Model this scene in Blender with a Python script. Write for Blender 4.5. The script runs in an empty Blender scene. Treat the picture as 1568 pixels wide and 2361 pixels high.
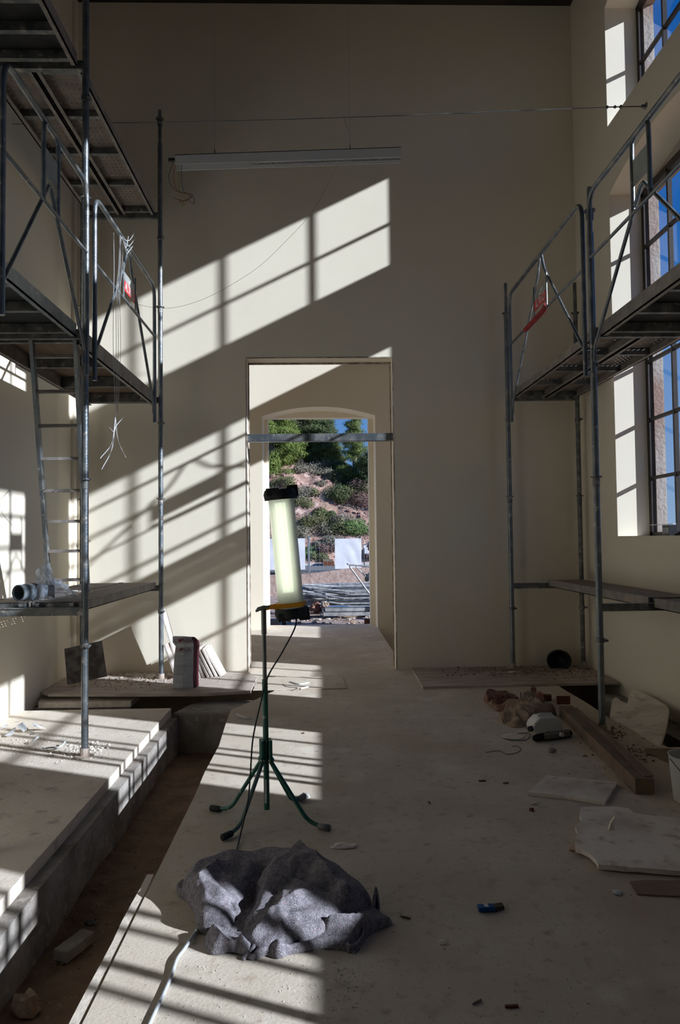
import bpy, math, random
import numpy as np
from mathutils import Vector, noise
PI = math.pi
rnd = random.Random(7)
S = bpy.context.scene
COL = S.collection

# ------------------------------------------------------------------ camera
F_, YAW, PITCH, ROLL, HC = 1690.0, .0262, .0372, -.0115, 1.43
def _axes():
    cy, sy = math.cos(YAW), math.sin(YAW); cp, sp = math.cos(PITCH), math.sin(PITCH)
    f = Vector((sy*cp, cy*cp, sp)); r = Vector((cy, -sy, 0)); u = r.cross(f)
    cr, sr = math.cos(ROLL), math.sin(ROLL)
    return r*cr+u*sr, -r*sr+u*cr, f
CR, CU, CF = _axes()
CP = Vector((0, 0, HC))
cam = bpy.data.cameras.new('camera'); co = bpy.data.objects.new('camera', cam); COL.objects.link(co)
cam.sensor_fit = 'VERTICAL'; cam.sensor_height = 36; cam.sensor_width = 24; cam.lens = 36*F_/2361
cam.clip_start = .05; cam.clip_end = 500
from mathutils import Matrix
co.matrix_world = Matrix(((CR.x, CU.x, -CF.x, 0), (CR.y, CU.y, -CF.y, 0), (CR.z, CU.z, -CF.z, HC), (0, 0, 0, 1)))
S.camera = co
# measured points of the photograph brought back onto the plane of the surface they lie on
def _ray(px, py): return CF+CR*((px-784)/F_)-CU*((py-1180.5)/F_)
def Yp(px, py, y): v = _ray(px, py); return CP+v*(y/v.y)
def Xp(px, py, x): v = _ray(px, py); return CP+v*(x/v.x)
def Zp(px, py, z=0): v = _ray(px, py); return CP+v*((z-HC)/v.z)

# ------------------------------------------------------------------ world, sun, exposure
SUN = 8.1
w = bpy.data.worlds.new('sky'); S.world = w; w.use_nodes = True
nt = w.node_tree; nt.nodes.clear()
tc = nt.nodes.new('ShaderNodeTexCoord'); sep = nt.nodes.new('ShaderNodeSeparateXYZ'); rp = nt.nodes.new('ShaderNodeValToRGB')
bg = nt.nodes.new('ShaderNodeBackground'); wo = nt.nodes.new('ShaderNodeOutputWorld')
nt.links.new(tc.outputs['Generated'], sep.inputs[0]); nt.links.new(sep.outputs['Z'], rp.inputs[0])
e = rp.color_ramp.elements
e[0].position = 0; e[0].color = (.30, .50, .80, 1); e[1].position = 1; e[1].color = (.006, .09, .42, 1)
x = e.new(.15); x.color = (.15, .36, .78, 1); x = e.new(.38); x.color = (.012, .17, .62, 1)
nt.links.new(rp.outputs[0], bg.inputs[0]); nt.links.new(bg.outputs[0], wo.inputs[0]); bg.inputs[1].default_value = .74
sd = Vector((-1, .456, -.488)).normalized()
sl = bpy.data.lights.new('sun', 'SUN'); sl.energy = SUN; sl.angle = math.radians(.6); sl.color = (.815, .89, 1)
so = bpy.data.objects.new('sun', sl); COL.objects.link(so); so.rotation_euler = sd.to_track_quat('-Z', 'Y').to_euler(); so.location = (12, -2, 9)
vs = S.view_settings; vs.view_transform = 'Standard'; vs.look = 'None'; vs.gamma = 1; vs.use_curve_mapping = False; vs.exposure = 0.0
S.cycles.max_bounces = 14; S.cycles.diffuse_bounces = 6; S.cycles.glossy_bounces = 4; S.cycles.transparent_max_bounces = 16
S.cycles.caustics_reflective = False; S.cycles.caustics_refractive = False

# ------------------------------------------------------------------ materials
M = {}
def mat(name, col, rough=.8, metal=0, n=0, sc=5, col2=None, bump=0, bsc=None, spec=.3, lo=.4, hi=.62, det=6, em=None, ems=0, speck=None, strk=None):
    m = bpy.data.materials.new(name); m.use_nodes = True; t = m.node_tree; b = t.nodes['Principled BSDF']; L = t.links.new
    b.inputs['Base Color'].default_value = (*col, 1); b.inputs['Roughness'].default_value = rough; b.inputs['Metallic'].default_value = metal
    b.inputs['Specular IOR Level'].default_value = spec
    c = t.nodes.new('ShaderNodeTexCoord'); src = c.outputs['Object']
    if strk:
        mp = t.nodes.new('ShaderNodeMapping'); mp.inputs['Scale'].default_value = strk; L(src, mp.inputs[0]); src = mp.outputs[0]
    cur = None
    if col2:
        nz = t.nodes.new('ShaderNodeTexNoise'); nz.inputs['Scale'].default_value = sc; nz.inputs['Detail'].default_value = det; L(src, nz.inputs[0])
        r = t.nodes.new('ShaderNodeValToRGB'); r.color_ramp.elements[0].position = lo; r.color_ramp.elements[1].position = hi
        r.color_ramp.elements[0].color = (*col, 1); r.color_ramp.elements[1].color = (*col2, 1)
        L(nz.outputs[0], r.inputs[0]); cur = r.outputs[0]
        if metal > .3:
            r2 = t.nodes.new('ShaderNodeMapRange'); r2.inputs[1].default_value = lo; r2.inputs[2].default_value = hi
            r2.inputs[3].default_value = metal; r2.inputs[4].default_value = metal*.35; L(nz.outputs[0], r2.inputs[0]); L(r2.outputs[0], b.inputs['Metallic'])
    if speck:
        for (ssc, slo, shi, scol) in speck:
            nz = t.nodes.new('ShaderNodeTexNoise'); nz.inputs['Scale'].default_value = ssc; nz.inputs['Detail'].default_value = 4; L(src, nz.inputs[0])
            r2 = t.nodes.new('ShaderNodeMapRange'); r2.inputs[1].default_value = slo; r2.inputs[2].default_value = shi; L(nz.outputs[0], r2.inputs[0])
            mx = t.nodes.new('ShaderNodeMix'); mx.data_type = 'RGBA'; L(r2.outputs[0], mx.inputs[0])
            if cur: L(cur, mx.inputs[6])
            else: mx.inputs[6].default_value = (*col, 1)
            mx.inputs[7].default_value = (*scol, 1); cur = mx.outputs[2]
    if cur: L(cur, b.inputs['Base Color'])
    if bump:
        nz = t.nodes.new('ShaderNodeTexNoise'); nz.inputs['Scale'].default_value = bsc or sc*4; nz.inputs['Detail'].default_value = 6; L(src, nz.inputs[0])
        bp = t.nodes.new('ShaderNodeBump'); bp.inputs['Strength'].default_value = bump; bp.inputs['Distance'].default_value = .02; L(nz.outputs[0], bp.inputs['Height']); L(bp.outputs[0], b.inputs['Normal'])
    if em: b.inputs['Emission Color'].default_value = (*em, 1); b.inputs['Emission Strength'].default_value = ems
    M[name] = m; return m
mat('plaster', (.87, .795, .655), .9, col2=(.84, .76, .62), sc=1.3, bump=.06, bsc=9, lo=.35, hi=.7)
mat('corner_bead', (.28, .22, .17), .8, .2, col2=(.5, .45, .38), sc=14)
mat('ceiling_wood', (.03, .025, .02), .9, col2=(.05, .04, .03), sc=3)
mat('stone_jamb', (.45, .40, .36), .95, col2=(.33, .22, .18), sc=2.2, bump=.5, bsc=30)
mat('concrete_floor', (.70, .615, .505), .93, col2=(.60, .515, .415), sc=1.8, bump=.12, bsc=70, lo=.35, hi=.65, det=10,
    speck=[(9, .56, .72, (.52, .44, .35)), (70, .65, .70, (.28, .21, .15)), (3.1, .56, .7, (.75, .67, .57)), (30, .66, .76, (.46, .38, .30)), (1.1, .52, .74, (.54, .43, .33)), (150, .50, .75, (.56, .48, .39)), (14, .60, .74, (.47, .37, .28))])
mat('slab_stone', (.74, .655, .555), .9, col2=(.66, .575, .48), sc=2.5, bump=.2, bsc=50, speck=[(11, .58, .74, (.44, .38, .33)), (60, .67, .74, (.2, .15, .13))])
mat('rough_concrete', (.36, .33, .30), .95, col2=(.22, .19, .165), sc=4, bump=.6, bsc=22, det=10, speck=[(18, .55, .7, (.42, .38, .34))])
mat('dirt', (.25, .165, .11), 1, col2=(.17, .11, .075), sc=5, bump=.9, bsc=22, det=10, speck=[(40, .62, .72, (.34, .25, .19))])
mat('rubble', (.50, .43, .37), 1, col2=(.36, .28, .23), sc=30)
mat('rubble_white', (.68, .64, .58), 1, col2=(.55, .48, .42), sc=30)
mat('rubble_brown', (.26, .17, .12), 1, col2=(.36, .27, .2), sc=30)
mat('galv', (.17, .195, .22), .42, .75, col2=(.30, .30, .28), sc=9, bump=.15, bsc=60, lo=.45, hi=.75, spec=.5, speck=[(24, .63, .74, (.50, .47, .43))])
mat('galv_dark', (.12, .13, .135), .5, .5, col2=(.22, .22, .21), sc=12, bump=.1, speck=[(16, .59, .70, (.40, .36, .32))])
mat('galv_clean', (.50, .50, .49), .45, .3, col2=(.30, .30, .30), sc=10, spec=.5)
mat('deck_side', (.24, .22, .205), .6, .3, col2=(.34, .30, .27), sc=10, bump=.2)
mat('plywood', (.13, .085, .06), .85, col2=(.20, .14, .10), sc=4, bump=.2, strk=(1, .2, 1))
mat('plywood_black', (.03, .032, .033), .7, col2=(.06, .06, .06), sc=4)
mat('steel_paint', (.035, .028, .026), .5, .2, col2=(.05, .04, .035), sc=6)
mat('white_paint', (.72, .73, .74), .5, spec=.5)
mat('lamp_inside', (.45, .46, .48), .3, .6)
mat('black_rubber', (.018, .022, .022), .65, col2=(.04, .04, .04), sc=20)
mat('yellow_paint', (.80, .36, .015), .45, spec=.5)
mat('green_paint', (.008, .13, .085), .38, .1, col2=(.012, .10, .07), sc=12, spec=.6, speck=[(30, .64, .7, (.3, .32, .28))])
mat('grey_green', (.12, .19, .19), .45, .2, col2=(.09, .15, .13), sc=12)
mat('grey_metal', (.22, .23, .21), .4, .6)
mat('cable_dark', (.05, .055, .06), .5)
mat('cable_grey', (.50, .52, .54), .6)
mat('wire_silver', (.75, .76, .77), .35, .4)
mat('wire_dark', (.05, .045, .04), .5)
mat('red_wire', (.45, .04, .02), .5); mat('blue_wire', (.03, .06, .18), .5); mat('yellow_wire', (.35, .36, .05), .5)
mat('red_foam', (.36, .04, .045), .8, col2=(.26, .03, .035), sc=12)
mat('sign_red', (.60, .03, .03), .5); mat('sign_grey', (.28, .29, .28), .5, col2=(.4, .42, .4), sc=4); mat('sign_white', (.75, .75, .72), .6)
mat('blanket', (.19, .175, .195), 1, col2=(.30, .275, .30), sc=60, bump=.5, bsc=260, det=10, lo=.42, hi=.6,
    speck=[(210, .56, .68, (.50, .47, .50)), (120, .62, .76, (.36, .14, .18)), (140, .62, .78, (.13, .17, .27)), (180, .60, .72, (.08, .07, .08))])
mat('blanket_edge', (.50, .48, .46), 1)
mat('paper_white', (.68, .69, .70), .8, col2=(.58, .59, .60), sc=12, bump=.3, bsc=20)
mat('sack_paper', (.50, .51, .54), .85, col2=(.42, .43, .46), sc=10, bump=.3, bsc=20); mat('paper_red', (.085, .016, .028), .8); mat('print_red', (.16, .015, .02), .8); mat('print_grey', (.32, .31, .31), .8)
mat('terracotta', (.42, .35, .30), .95, col2=(.50, .46, .42), sc=12, bump=.3)
mat('terracotta_pale', (.68, .62, .57), .95, col2=(.6, .52, .46), sc=8, bump=.2)
mat('rust_plate', (.10, .085, .075), .8, .2, col2=(.22, .20, .185), sc=9, det=10, lo=.45, hi=.6)
mat('plank_dusty', (.54, .46, .40), .95, col2=(.40, .33, .28), sc=6, bump=.3, strk=(.5, 2, 1))
mat('timber', (.25, .18, .125), .85, col2=(.18, .125, .09), sc=7, bump=.25, strk=(1, 1, 1))
mat('gypsum', (.88, .80, .71), .95, col2=(.58, .49, .41), sc=3.5, bump=.35, bsc=14, lo=.45, hi=.75, speck=[(12, .58, .72, (.55, .45, .36))])
mat('gypsum_edge', (.60, .45, .33), .95)
mat('cardboard', (.30, .22, .16), .95, col2=(.24, .17, .12), sc=5)
mat('sack', (.40, .30, .22), .95, col2=(.30, .21, .15), sc=9, bump=.3); mat('sack_red', (.19, .06, .045), .95, col2=(.30, .20, .14), sc=9)
mat('plastic_white', (.66, .65, .62), .4, spec=.5)
mat('plastic_pipe', (.16, .19, .22), .4, col2=(.22, .25, .28), sc=8, spec=.5)
mat('pipe_black', (.02, .02, .022), .4)
mat('blue_paint', (.008, .09, .30), .5); mat('bristle', (.10, .08, .06), 1); mat('brick_brown', (.16, .06, .03), .95)
mat('bristle_black', (.015, .014, .014), 1, bump=1, bsc=200)
mat('rock', (.47, .295, .235), 1, col2=(.30, .17, .13), sc=1.1, bump=1, bsc=2.5, det=12, lo=.35, hi=.62, speck=[(3.5, .55, .62, (.60, .44, .37)), (.9, .56, .66, (.20, .15, .10)), (14, .52, .62, (.30, .19, .15)), (9, .60, .68, (.66, .52, .45))])
mat('asphalt', (.17, .165, .16), .95, col2=(.22, .21, .2), sc=2)
mat('ground_out', (.27, .185, .145), 1, col2=(.42, .33, .28), sc=3, bump=1, bsc=9, det=10, lo=.42, hi=.62)
mat('red_earth', (.44, .27, .17), 1, col2=(.36, .22, .14), sc=2)
mat('stone_wall', (.50, .37, .31), .95, col2=(.38, .26, .21), sc=6, bump=1, bsc=9)
mat('kerb', (.62, .58, .53), .9)
mat('fence_metal', (.22, .24, .26), .5, .5); mat('sheet_white', (.74, .74, .76), .7, col2=(.68, .68, .71), sc=2, bump=.3, bsc=4)
mat('bark', (.20, .15, .12), .95, col2=(.30, .24, .2), sc=6); mat('bark_pale', (.50, .47, .43), .95)
mat('needle', (.13, .17, .045), .8, col2=(.19, .225, .07), sc=.8); mat('needle_dark', (.08, .105, .04), .8, col2=(.12, .145, .055), sc=.8)
mat('needle_bright', (.13, .17, .035), .8, col2=(.17, .22, .05), sc=.8)
mat('leaf_olive', (.125, .13, .05), .85, col2=(.19, .19, .085), sc=1.5); mat('leaf_grey', (.20, .18, .125), .85, col2=(.29, .26, .19), sc=1.5)
mat('leaf_fresh', (.13, .20, .06), .85, col2=(.21, .29, .11), sc=1.5); mat('leaf_brown', (.16, .10, .08), .85, col2=(.24, .15, .13), sc=1.5)
mat('skin', (.42, .2, .14), .6); mat('cap_cloth', (.45, .47, .52), .9); mat('work_cloth', (.03, .05, .1), .9); mat('shoe', (.03, .025, .02), .7); mat('hair', (.03, .02, .015), .8)
mat('tube_light', (.9, .95, .8), .4, em=(.96, 1, .84), ems=1.9)
mat('electrode', (.3, .32, .25), .5)

def glassy(name, tint, gl, rough=.02, alpha_diff=0, dcol=(1, 1, 1)):
    m = bpy.data.materials.new(name); m.use_nodes = True; t = m.node_tree; t.nodes.clear(); L = t.links.new
    o = t.nodes.new('ShaderNodeOutputMaterial'); tr = t.nodes.new('ShaderNodeBsdfTransparent'); g = t.nodes.new('ShaderNodeBsdfGlossy'); mx = t.nodes.new('ShaderNodeMixShader')
    fr = t.nodes.new('ShaderNodeLayerWeight'); fr.inputs[0].default_value = gl; tr.inputs[0].default_value = (*tint, 1); g.inputs['Roughness'].default_value = rough
    pw = t.nodes.new('ShaderNodeMath'); pw.operation = 'POWER'; pw.inputs[1].default_value = 5; L(fr.outputs['Facing'], pw.inputs[0]); L(pw.outputs[0], mx.inputs[0]); fr.inputs[0].default_value = .5; L(tr.outputs[0], mx.inputs[1]); L(g.outputs[0], mx.inputs[2]); out = mx.outputs[0]
    if alpha_diff:
        d = t.nodes.new('ShaderNodeBsdfDiffuse'); d.inputs[0].default_value = (*dcol, 1); tl = t.nodes.new('ShaderNodeBsdfTranslucent'); tl.inputs[0].default_value = (*dcol, 1)
        a = t.nodes.new('ShaderNodeMixShader'); a.inputs[0].default_value = .6; L(d.outputs[0], a.inputs[1]); L(tl.outputs[0], a.inputs[2])
        m2 = t.nodes.new('ShaderNodeMixShader'); m2.inputs[0].default_value = alpha_diff; L(out, m2.inputs[1]); L(a.outputs[0], m2.inputs[2]); out = m2.outputs[0]
    L(out, o.inputs[0]); M[name] = m
glassy('glass', (.985, .99, .99), .35)
glassy('clear_film', (.85, .87, .9), .5, .12, .18, (.8, .82, .85))
glassy('diffuser', (.86, .90, .84), .4, .12, .78, (.90, .92, .86))

def holes(name, base, base2):
    m = mat(name, base, .75, .3, col2=base2, sc=8, bump=.2); t = m.node_tree; L = t.links.new; b = t.nodes['Principled BSDF']
    c = t.nodes.new('ShaderNodeTexCoord'); s = t.nodes.new('ShaderNodeVectorMath'); s.operation = 'MULTIPLY'; s.inputs[1].default_value = (24, 17, 0)
    L(c.outputs['Object'], s.inputs[0]); fr = t.nodes.new('ShaderNodeVectorMath'); fr.operation = 'FRACTION'; L(s.outputs[0], fr.inputs[0])
    sb = t.nodes.new('ShaderNodeVectorMath'); sb.operation = 'SUBTRACT'; sb.inputs[1].default_value = (.5, .5, 0); L(fr.outputs[0], sb.inputs[0])
    ds = t.nodes.new('ShaderNodeVectorMath'); ds.operation = 'MULTIPLY'; ds.inputs[1].default_value = (1/24, 1/17, 0); L(sb.outputs[0], ds.inputs[0])
    ln = t.nodes.new('ShaderNodeVectorMath'); ln.operation = 'LENGTH'; L(ds.outputs[0], ln.inputs[0])
    lt = t.nodes.new('ShaderNodeMath'); lt.operation = 'LESS_THAN'; lt.inputs[1].default_value = .0072; L(ln.outputs['Value'], lt.inputs[0])
    tr = t.nodes.new('ShaderNodeBsdfTransparent'); mx = t.nodes.new('ShaderNodeMixShader'); L(lt.outputs[0], mx.inputs[0]); L(b.outputs[0], mx.inputs[1]); L(tr.outputs[0], mx.inputs[2])
    o = [q for q in t.nodes if q.type == 'OUTPUT_MATERIAL'][0]; L(mx.outputs[0], o.inputs[0])
holes('steel_holes', (.30, .24, .21), (.22, .19, .17))

# ------------------------------------------------------------------ mesh helpers (world coordinates in, local out)
class MB:
    def __init__(s): s.v = []; s.f = []
    def add(s, vs, fs):
        n = len(s.v); s.v += [Vector(p) for p in vs]; s.f += [tuple(i+n for i in f) for f in fs]; return s
    def box(s, x0, x1, y0, y1, z0, z1):
        return s.add([(x, y, z) for z in (z0, z1) for y in (y0, y1) for x in (x0, x1)], [(0, 2, 3, 1), (4, 5, 7, 6), (0, 1, 5, 4), (2, 6, 7, 3), (0, 4, 6, 2), (1, 3, 7, 5)])
    def obox(s, c, a, b, d):
        c, a, b, d = map(Vector, (c, a, b, d))
        return s.add([c+a*i+b*j+d*k for k in (-1, 1) for j in (-1, 1) for i in (-1, 1)], [(0, 2, 3, 1), (4, 5, 7, 6), (0, 1, 5, 4), (2, 6, 7, 3), (0, 4, 6, 2), (1, 3, 7, 5)])
    def prism(s, poly, off):
        n = len(poly); off = Vector(off); p = [Vector(q) for q in poly]
        return s.add(p+[q+off for q in p], [tuple(range(n))[::-1], tuple(range(n, 2*n))]+[(i, (i+1) % n, n+(i+1) % n, n+i) for i in range(n)])
    def tube(s, pts, r, seg=10, caps=True, closed=False):
        pts = [Vector(p) for p in pts]; n = len(pts); rr = r if isinstance(r, (list, tuple)) else [r]*n
        up = None; rings = []
        for i, p in enumerate(pts):
            if closed: t = (pts[(i+1) % n]-pts[i-1])
            else: t = (pts[min(i+1, n-1)]-pts[max(i-1, 0)])
            t.normalize()
            if up is None:
                up = Vector((0, 0, 1)) if abs(t.z) < .9 else Vector((0, 1, 0))
            a = (up-t*up.dot(t)); a.normalize(); up = a; b = t.cross(a)
            rings.append([p+(a*math.cos(2*PI*k/seg)+b*math.sin(2*PI*k/seg))*rr[i] for k in range(seg)])
        vs = [q for r_ in rings for q in r_]; fs = []
        for i in range(n if closed else n-1):
            j = (i+1) % n
            for k in range(seg): fs.append((i*seg+k, i*seg+(k+1) % seg, j*seg+(k+1) % seg, j*seg+k))
        if caps and not closed: fs += [tuple(range(seg))[::-1], tuple((n-1)*seg+k for k in range(seg))]
        return s.add(vs, fs)
    def cyl(s, a, b, r, seg=12, r2=None): return s.tube([a, b], [r, r2 if r2 is not None else r], seg)
    def lathe(s, prof, o, ax, seg=20):
        o = Vector(o); ax = Vector(ax).normalized(); up = Vector((0, 0, 1)) if abs(ax.z) < .9 else Vector((0, 1, 0)); a = (up-ax*up.dot(ax)).normalized(); b = ax.cross(a)
        vs = [o+ax*h+(a*math.cos(2*PI*k/seg)+b*math.sin(2*PI*k/seg))*r for (h, r) in prof for k in range(seg)]; n = len(prof)
        return s.add(vs, [(i*seg+k, i*seg+(k+1) % seg, (i+1)*seg+(k+1) % seg, (i+1)*seg+k) for i in range(n-1) for k in range(seg)])
    def blob(s, c, r, seed=0, amp=.25, seg=8, rings=5, sq=(1, 1, 1)):
        c = Vector(c); vs = [c+Vector((0, 0, r*sq[2]))]; fs = []
        for i in range(1, rings):
            for k in range(seg):
                th = PI*i/rings; ph = 2*PI*k/seg; d = Vector((math.sin(th)*math.cos(ph), math.sin(th)*math.sin(ph), math.cos(th)))
                q = 1+amp*noise.noise(d*1.7+Vector((seed*3.1, seed*1.7, 0)))
                vs.append(c+Vector((d.x*sq[0], d.y*sq[1], d.z*sq[2]))*r*q)
        vs.append(c-Vector((0, 0, r*sq[2]))); m = len(vs)-1
        for k in range(seg): fs.append((0, 1+k, 1+(k+1) % seg)); fs.append((m, 1+(rings-2)*seg+(k+1) % seg, 1+(rings-2)*seg+k))
        for i in range(rings-2):
            for k in range(seg): a = 1+i*seg; b = a+seg; fs.append((a+k, b+k, b+(k+1) % seg, a+(k+1) % seg))
        return s.add(vs, fs)
    def build(s, name, m, parent=None, smooth=False, bevel=0, sub=0):
        o0 = Vector((0, 0, 0))
        if parent is not None:
            q = parent
            while q is not None: o0 = o0+q.location; q = q.parent
        me = bpy.data.meshes.new(name); me.from_pydata([tuple(p-o0) for p in s.v], [], s.f); me.update()
        if m is not None: me.materials.append(M[m] if isinstance(m, str) else m)
        if smooth:
            me.polygons.foreach_set('use_smooth', [True]*len(me.polygons))
            try: me.set_sharp_from_angle(angle=math.radians(50))
            except Exception: pass
        o = bpy.data.objects.new(name, me); COL.objects.link(o)
        if parent is not None: o.parent = parent
        if bevel:
            b = o.modifiers.new('bevel', 'BEVEL'); b.width = bevel; b.segments = 2; b.limit_method = 'ANGLE'
        if sub: b = o.modifiers.new('sub', 'SUBSURF'); b.levels = sub; b.render_levels = sub
        return o
def fillet(pts, r, n=5, closed=False):
    pts = [Vector(p) for p in pts]; out = []; N = len(pts)
    for i, p in enumerate(pts):
        if not closed and i in (0, N-1): out.append(p); continue
        a = pts[i-1]; b = pts[(i+1) % N]; da = (a-p); db = (b-p); q = min(r, da.length*.45, db.length*.45); A = p+da.normalized()*q; B = p+db.normalized()*q
        for k in range(n+1): t = k/n; out.append(A*(1-t)**2+p*2*t*(1-t)+B*t*t)
    return out
def smoothpath(pts, n=8):
    p = [Vector(q) for q in pts]; p = [p[0]*2-p[1]]+p+[p[-1]*2-p[-2]]; out = []
    for i in range(1, len(p)-2):
        for k in range(n):
            t = k/n; out.append(.5*((2*p[i])+(p[i+1]-p[i-1])*t+(2*p[i-1]-5*p[i]+4*p[i+1]-p[i+2])*t*t+(3*p[i]-p[i-1]-3*p[i+1]+p[i+2])*t**3))
    out.append(p[-2]); return out
def thing(name, label, cat, loc, group=None):
    o = bpy.data.objects.new(name, None); COL.objects.link(o); o.location = loc; o.empty_display_size = .1
    o['label'] = label; o['category'] = cat
    if group: o['group'] = group
    return o
def tag(o, label, cat, group=None, kind=None):
    o['label'] = label; o['category'] = cat
    if group: o['group'] = group
    if kind: o['kind'] = kind
    return o
def struct(o, label=None):
    o['kind'] = 'structure'
    if label: o['label'] = label
    return o
def text(name, s, size, origin, right, up, m, parent, depth=.0008, sx=1, align='CENTER'):
    c = bpy.data.curves.new(name, 'FONT'); c.body = s; c.size = size; c.extrude = depth; c.align_x = align; c.align_y = 'CENTER'
    t = bpy.data.objects.new('tmp', c); COL.objects.link(t); dg = bpy.context.evaluated_depsgraph_get(); dg.update()
    me = bpy.data.meshes.new_from_object(t.evaluated_get(dg)); bpy.data.objects.remove(t)
    right = Vector(right).normalized(); up = Vector(up).normalized(); nn = right.cross(up); o0 = parent.location if parent else Vector((0, 0, 0))
    if parent and parent.parent: o0 = o0+parent.parent.location
    for v in me.vertices: v.co = Vector(origin)+right*v.co.x*sx+up*v.co.y+nn*v.co.z-o0
    me.materials.clear(); me.materials.append(M[m]); o = bpy.data.objects.new(name, me); COL.objects.link(o); o.parent = parent
    return o

# ------------------------------------------------------------------ room shell
XL, XR, XO, D, D2, ZC, YB = -2.68, 2.89, 3.35, 8.03, 11.8, 7.45, -8.5
XF = 3.25
# right wall bays: (outer near, outer far)
BAYS = [(9.2, 10.71), (5.11, 7.00), (2.54, 4.09), (-.15, 1.36)]
def arch(y0, y1, z, rise, n=12): return [(y0+(y1-y0)*k/n, z+rise*(1-(2*k/n-1)**2)) for k in range(n+1)]
inner, outer = MB(), MB()
edges = [(a-.12, b+.07) for a, b in BAYS]
def wall_layer(mb, x0, x1, spans, arched):
    sp = sorted(spans); y = YB-.3
    for a, b in sp: mb.box(x0, x1, y, a, -1.6, ZC+.2); y = b
    mb.box(x0, x1, y, 12.4, -1.6, ZC+.2)
    for a, b in sp:
        mb.box(x0, x1, a, b, -1.6, 1.43)
        lo = arch(a, b, 4.81, .18) if arched else [(a, 4.80), (b, 4.80)]
        mb.prism([(x0, y_, z_) for y_, z_ in lo]+[(x0, b, 5.5), (x0, a, 5.5)], (x1-x0, 0, 0))
        lo = arch(a, b, 6.71, .18) if arched else [(a, 6.70), (b, 6.70)]
        mb.prism([(x0, y_, z_) for y_, z_ in lo]+[(x0, b, ZC+.2), (x0, a, ZC+.2)], (x1-x0, 0, 0))
wall_layer(inner, XR, XF, edges, True); wall_layer(outer, XF, XO, BAYS, False)
struct(inner.build('wall_right', 'plaster')); struct(outer.build('wall_right_outer', 'stone_jamb'))
struct(MB().box(XL-.35, XL, YB-.3, 12.4, -1.6, ZC+.2).build('wall_left', 'plaster'))
struct(MB().box(XL-.35, XO, YB-.3, YB, -1.6, ZC+.2).build('wall_rear', 'rough_concrete'))
DL, DR, DH = -.808, .811, 3.44
b = MB().box(XL, DL, D, D+.25, -1.6, ZC).box(DR, XR, D, D+.25, -1.6, ZC).box(DL, DR, D, D+.25, DH, ZC)
struct(b.build('wall_back', 'plaster'))
# end wall of the room beyond, arched reveal inside, square opening outside
AL, AR = -.93, .895
b = MB().box(XL, AL, D2, 12.22, -1.6, ZC).box(AR, XR, D2, 12.22, -1.6, ZC)
b.prism([(x_, D2, z_) for x_, z_ in arch(AL, AR, 3.43, .15)]+[(AR, D2, ZC), (AL, D2, ZC)], (0, .42, 0))
OL, OR = -.868, .808
b.box(XL, OL, 12.22, 12.4, -1.6, ZC).box(OR, XR, 12.22, 12.4, -1.6, ZC).box(OL, OR, 12.22, 12.4, 3.47, ZC)
struct(b.build('wall_far', 'plaster'))
struct(MB().box(XL-.35, XO, YB-.3, 12.4, ZC, ZC+.25).build('ceiling', 'ceiling_wood'))
# narrow plaster box running up the far left corner
struct(MB().box(XL, XL+.035, D-.1, D, .05, ZC).build('trim_1', 'plaster'))
# thin metal corner beads round the doorway
tb = MB(); e_ = .004
tb.box(DL-.002, DL+.006, D-e_, D+.012, 0, DH).box(DR-.006, DR+.002, D-e_, D+.012, 0, DH).box(DL-.002, DR+.002, D-e_, D+.015, DH-.006, DH+.004)
tb.box(DL, DL+.012, D+.235, D+.256, 0, DH).box(DR-.012, DR, D+.235, D+.256, 0, DH).box(DL, DR, D+.235, D+.256, DH-.02, DH)
struct(tb.build('trim_2', 'corner_bead'))

# windows: steel frames with glass
def window(n, y0, y1, z0, z1, tz, div):
    r = bpy.data.objects.new('window_%d' % n, None); COL.objects.link(r); r.location = (3.23, (y0+y1)/2, z0); r['kind'] = 'structure'
    m = MB(); xa, xb = 3.205, 3.245; t = .02
    m.box(xa, xb, y0-.17, y0-.0, z0, z1).box(xa, xb, y1+.034, y1+.09, z0, z1).box(xa, xb, y0-.1, y1+.09, z1-.03, z1+.04).box(xa, xb, y0-.1, y1+.09, z0, z0+.035)
    for k in range(1, div): y = y0+(y1-y0)*k/div; m.box(xa, xb, y-t*.75, y+t*.75, z0, z1)
    for z in tz: m.box(xa+.003, xb-.003, y0, y1+.04, z-t*.75, z+t*.75)
    m.build('window_frame', 'steel_paint', r)
    MB().box(3.222, 3.226, y0-.01, y1+.036, z0, z1).build('glass', 'glass', r)
n = 1
for a, b_ in BAYS[1:]:
    window(n, a+.06, b_-.02, 1.43, 4.80, [1.99+.57*k for k in range(5)], 4); window(n+1, a+.06, b_-.02, 5.5, 6.70, [6.12], 4); n += 2

# floors
def slab(name, poly, ztop, zbot, m):
    mb = MB(); mb.prism([(x_, y_, ztop) for x_, y_ in poly][::-1], (0, 0, zbot-ztop)); return struct(mb.build(name, m))
FX, TX, GX = -.725, 2.26, .9
slab('floor', [(FX, YB), (FX, 4.2), (-.735, 4.6), (-.728, 5.2), (-.76, 5.8), (-.775, 6.28), (-.62, 6.62), (-.46, 7.02), (-.46, 7.15), (-.5, 7.8), (XL, 7.8), (XL, D+.25), (XR, D+.25), (XR, 7.8), (2.28, 7.8), (TX, 6.9), (2.27, 6.3), (2.25, 5.7), (2.3, 5.2), (2.33, 4.95), (XR, 4.95), (XR, YB)], 0, -1.5, 'concrete_floor')
slab('floor_far_room', [(XL, D+.25), (GX, D+.25), (GX, D2), (GX+.0, 12.22), (.82, 12.42), (-.88, 12.42), (XL, 12.22)], -.002, -.4, 'concrete_floor')
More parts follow.
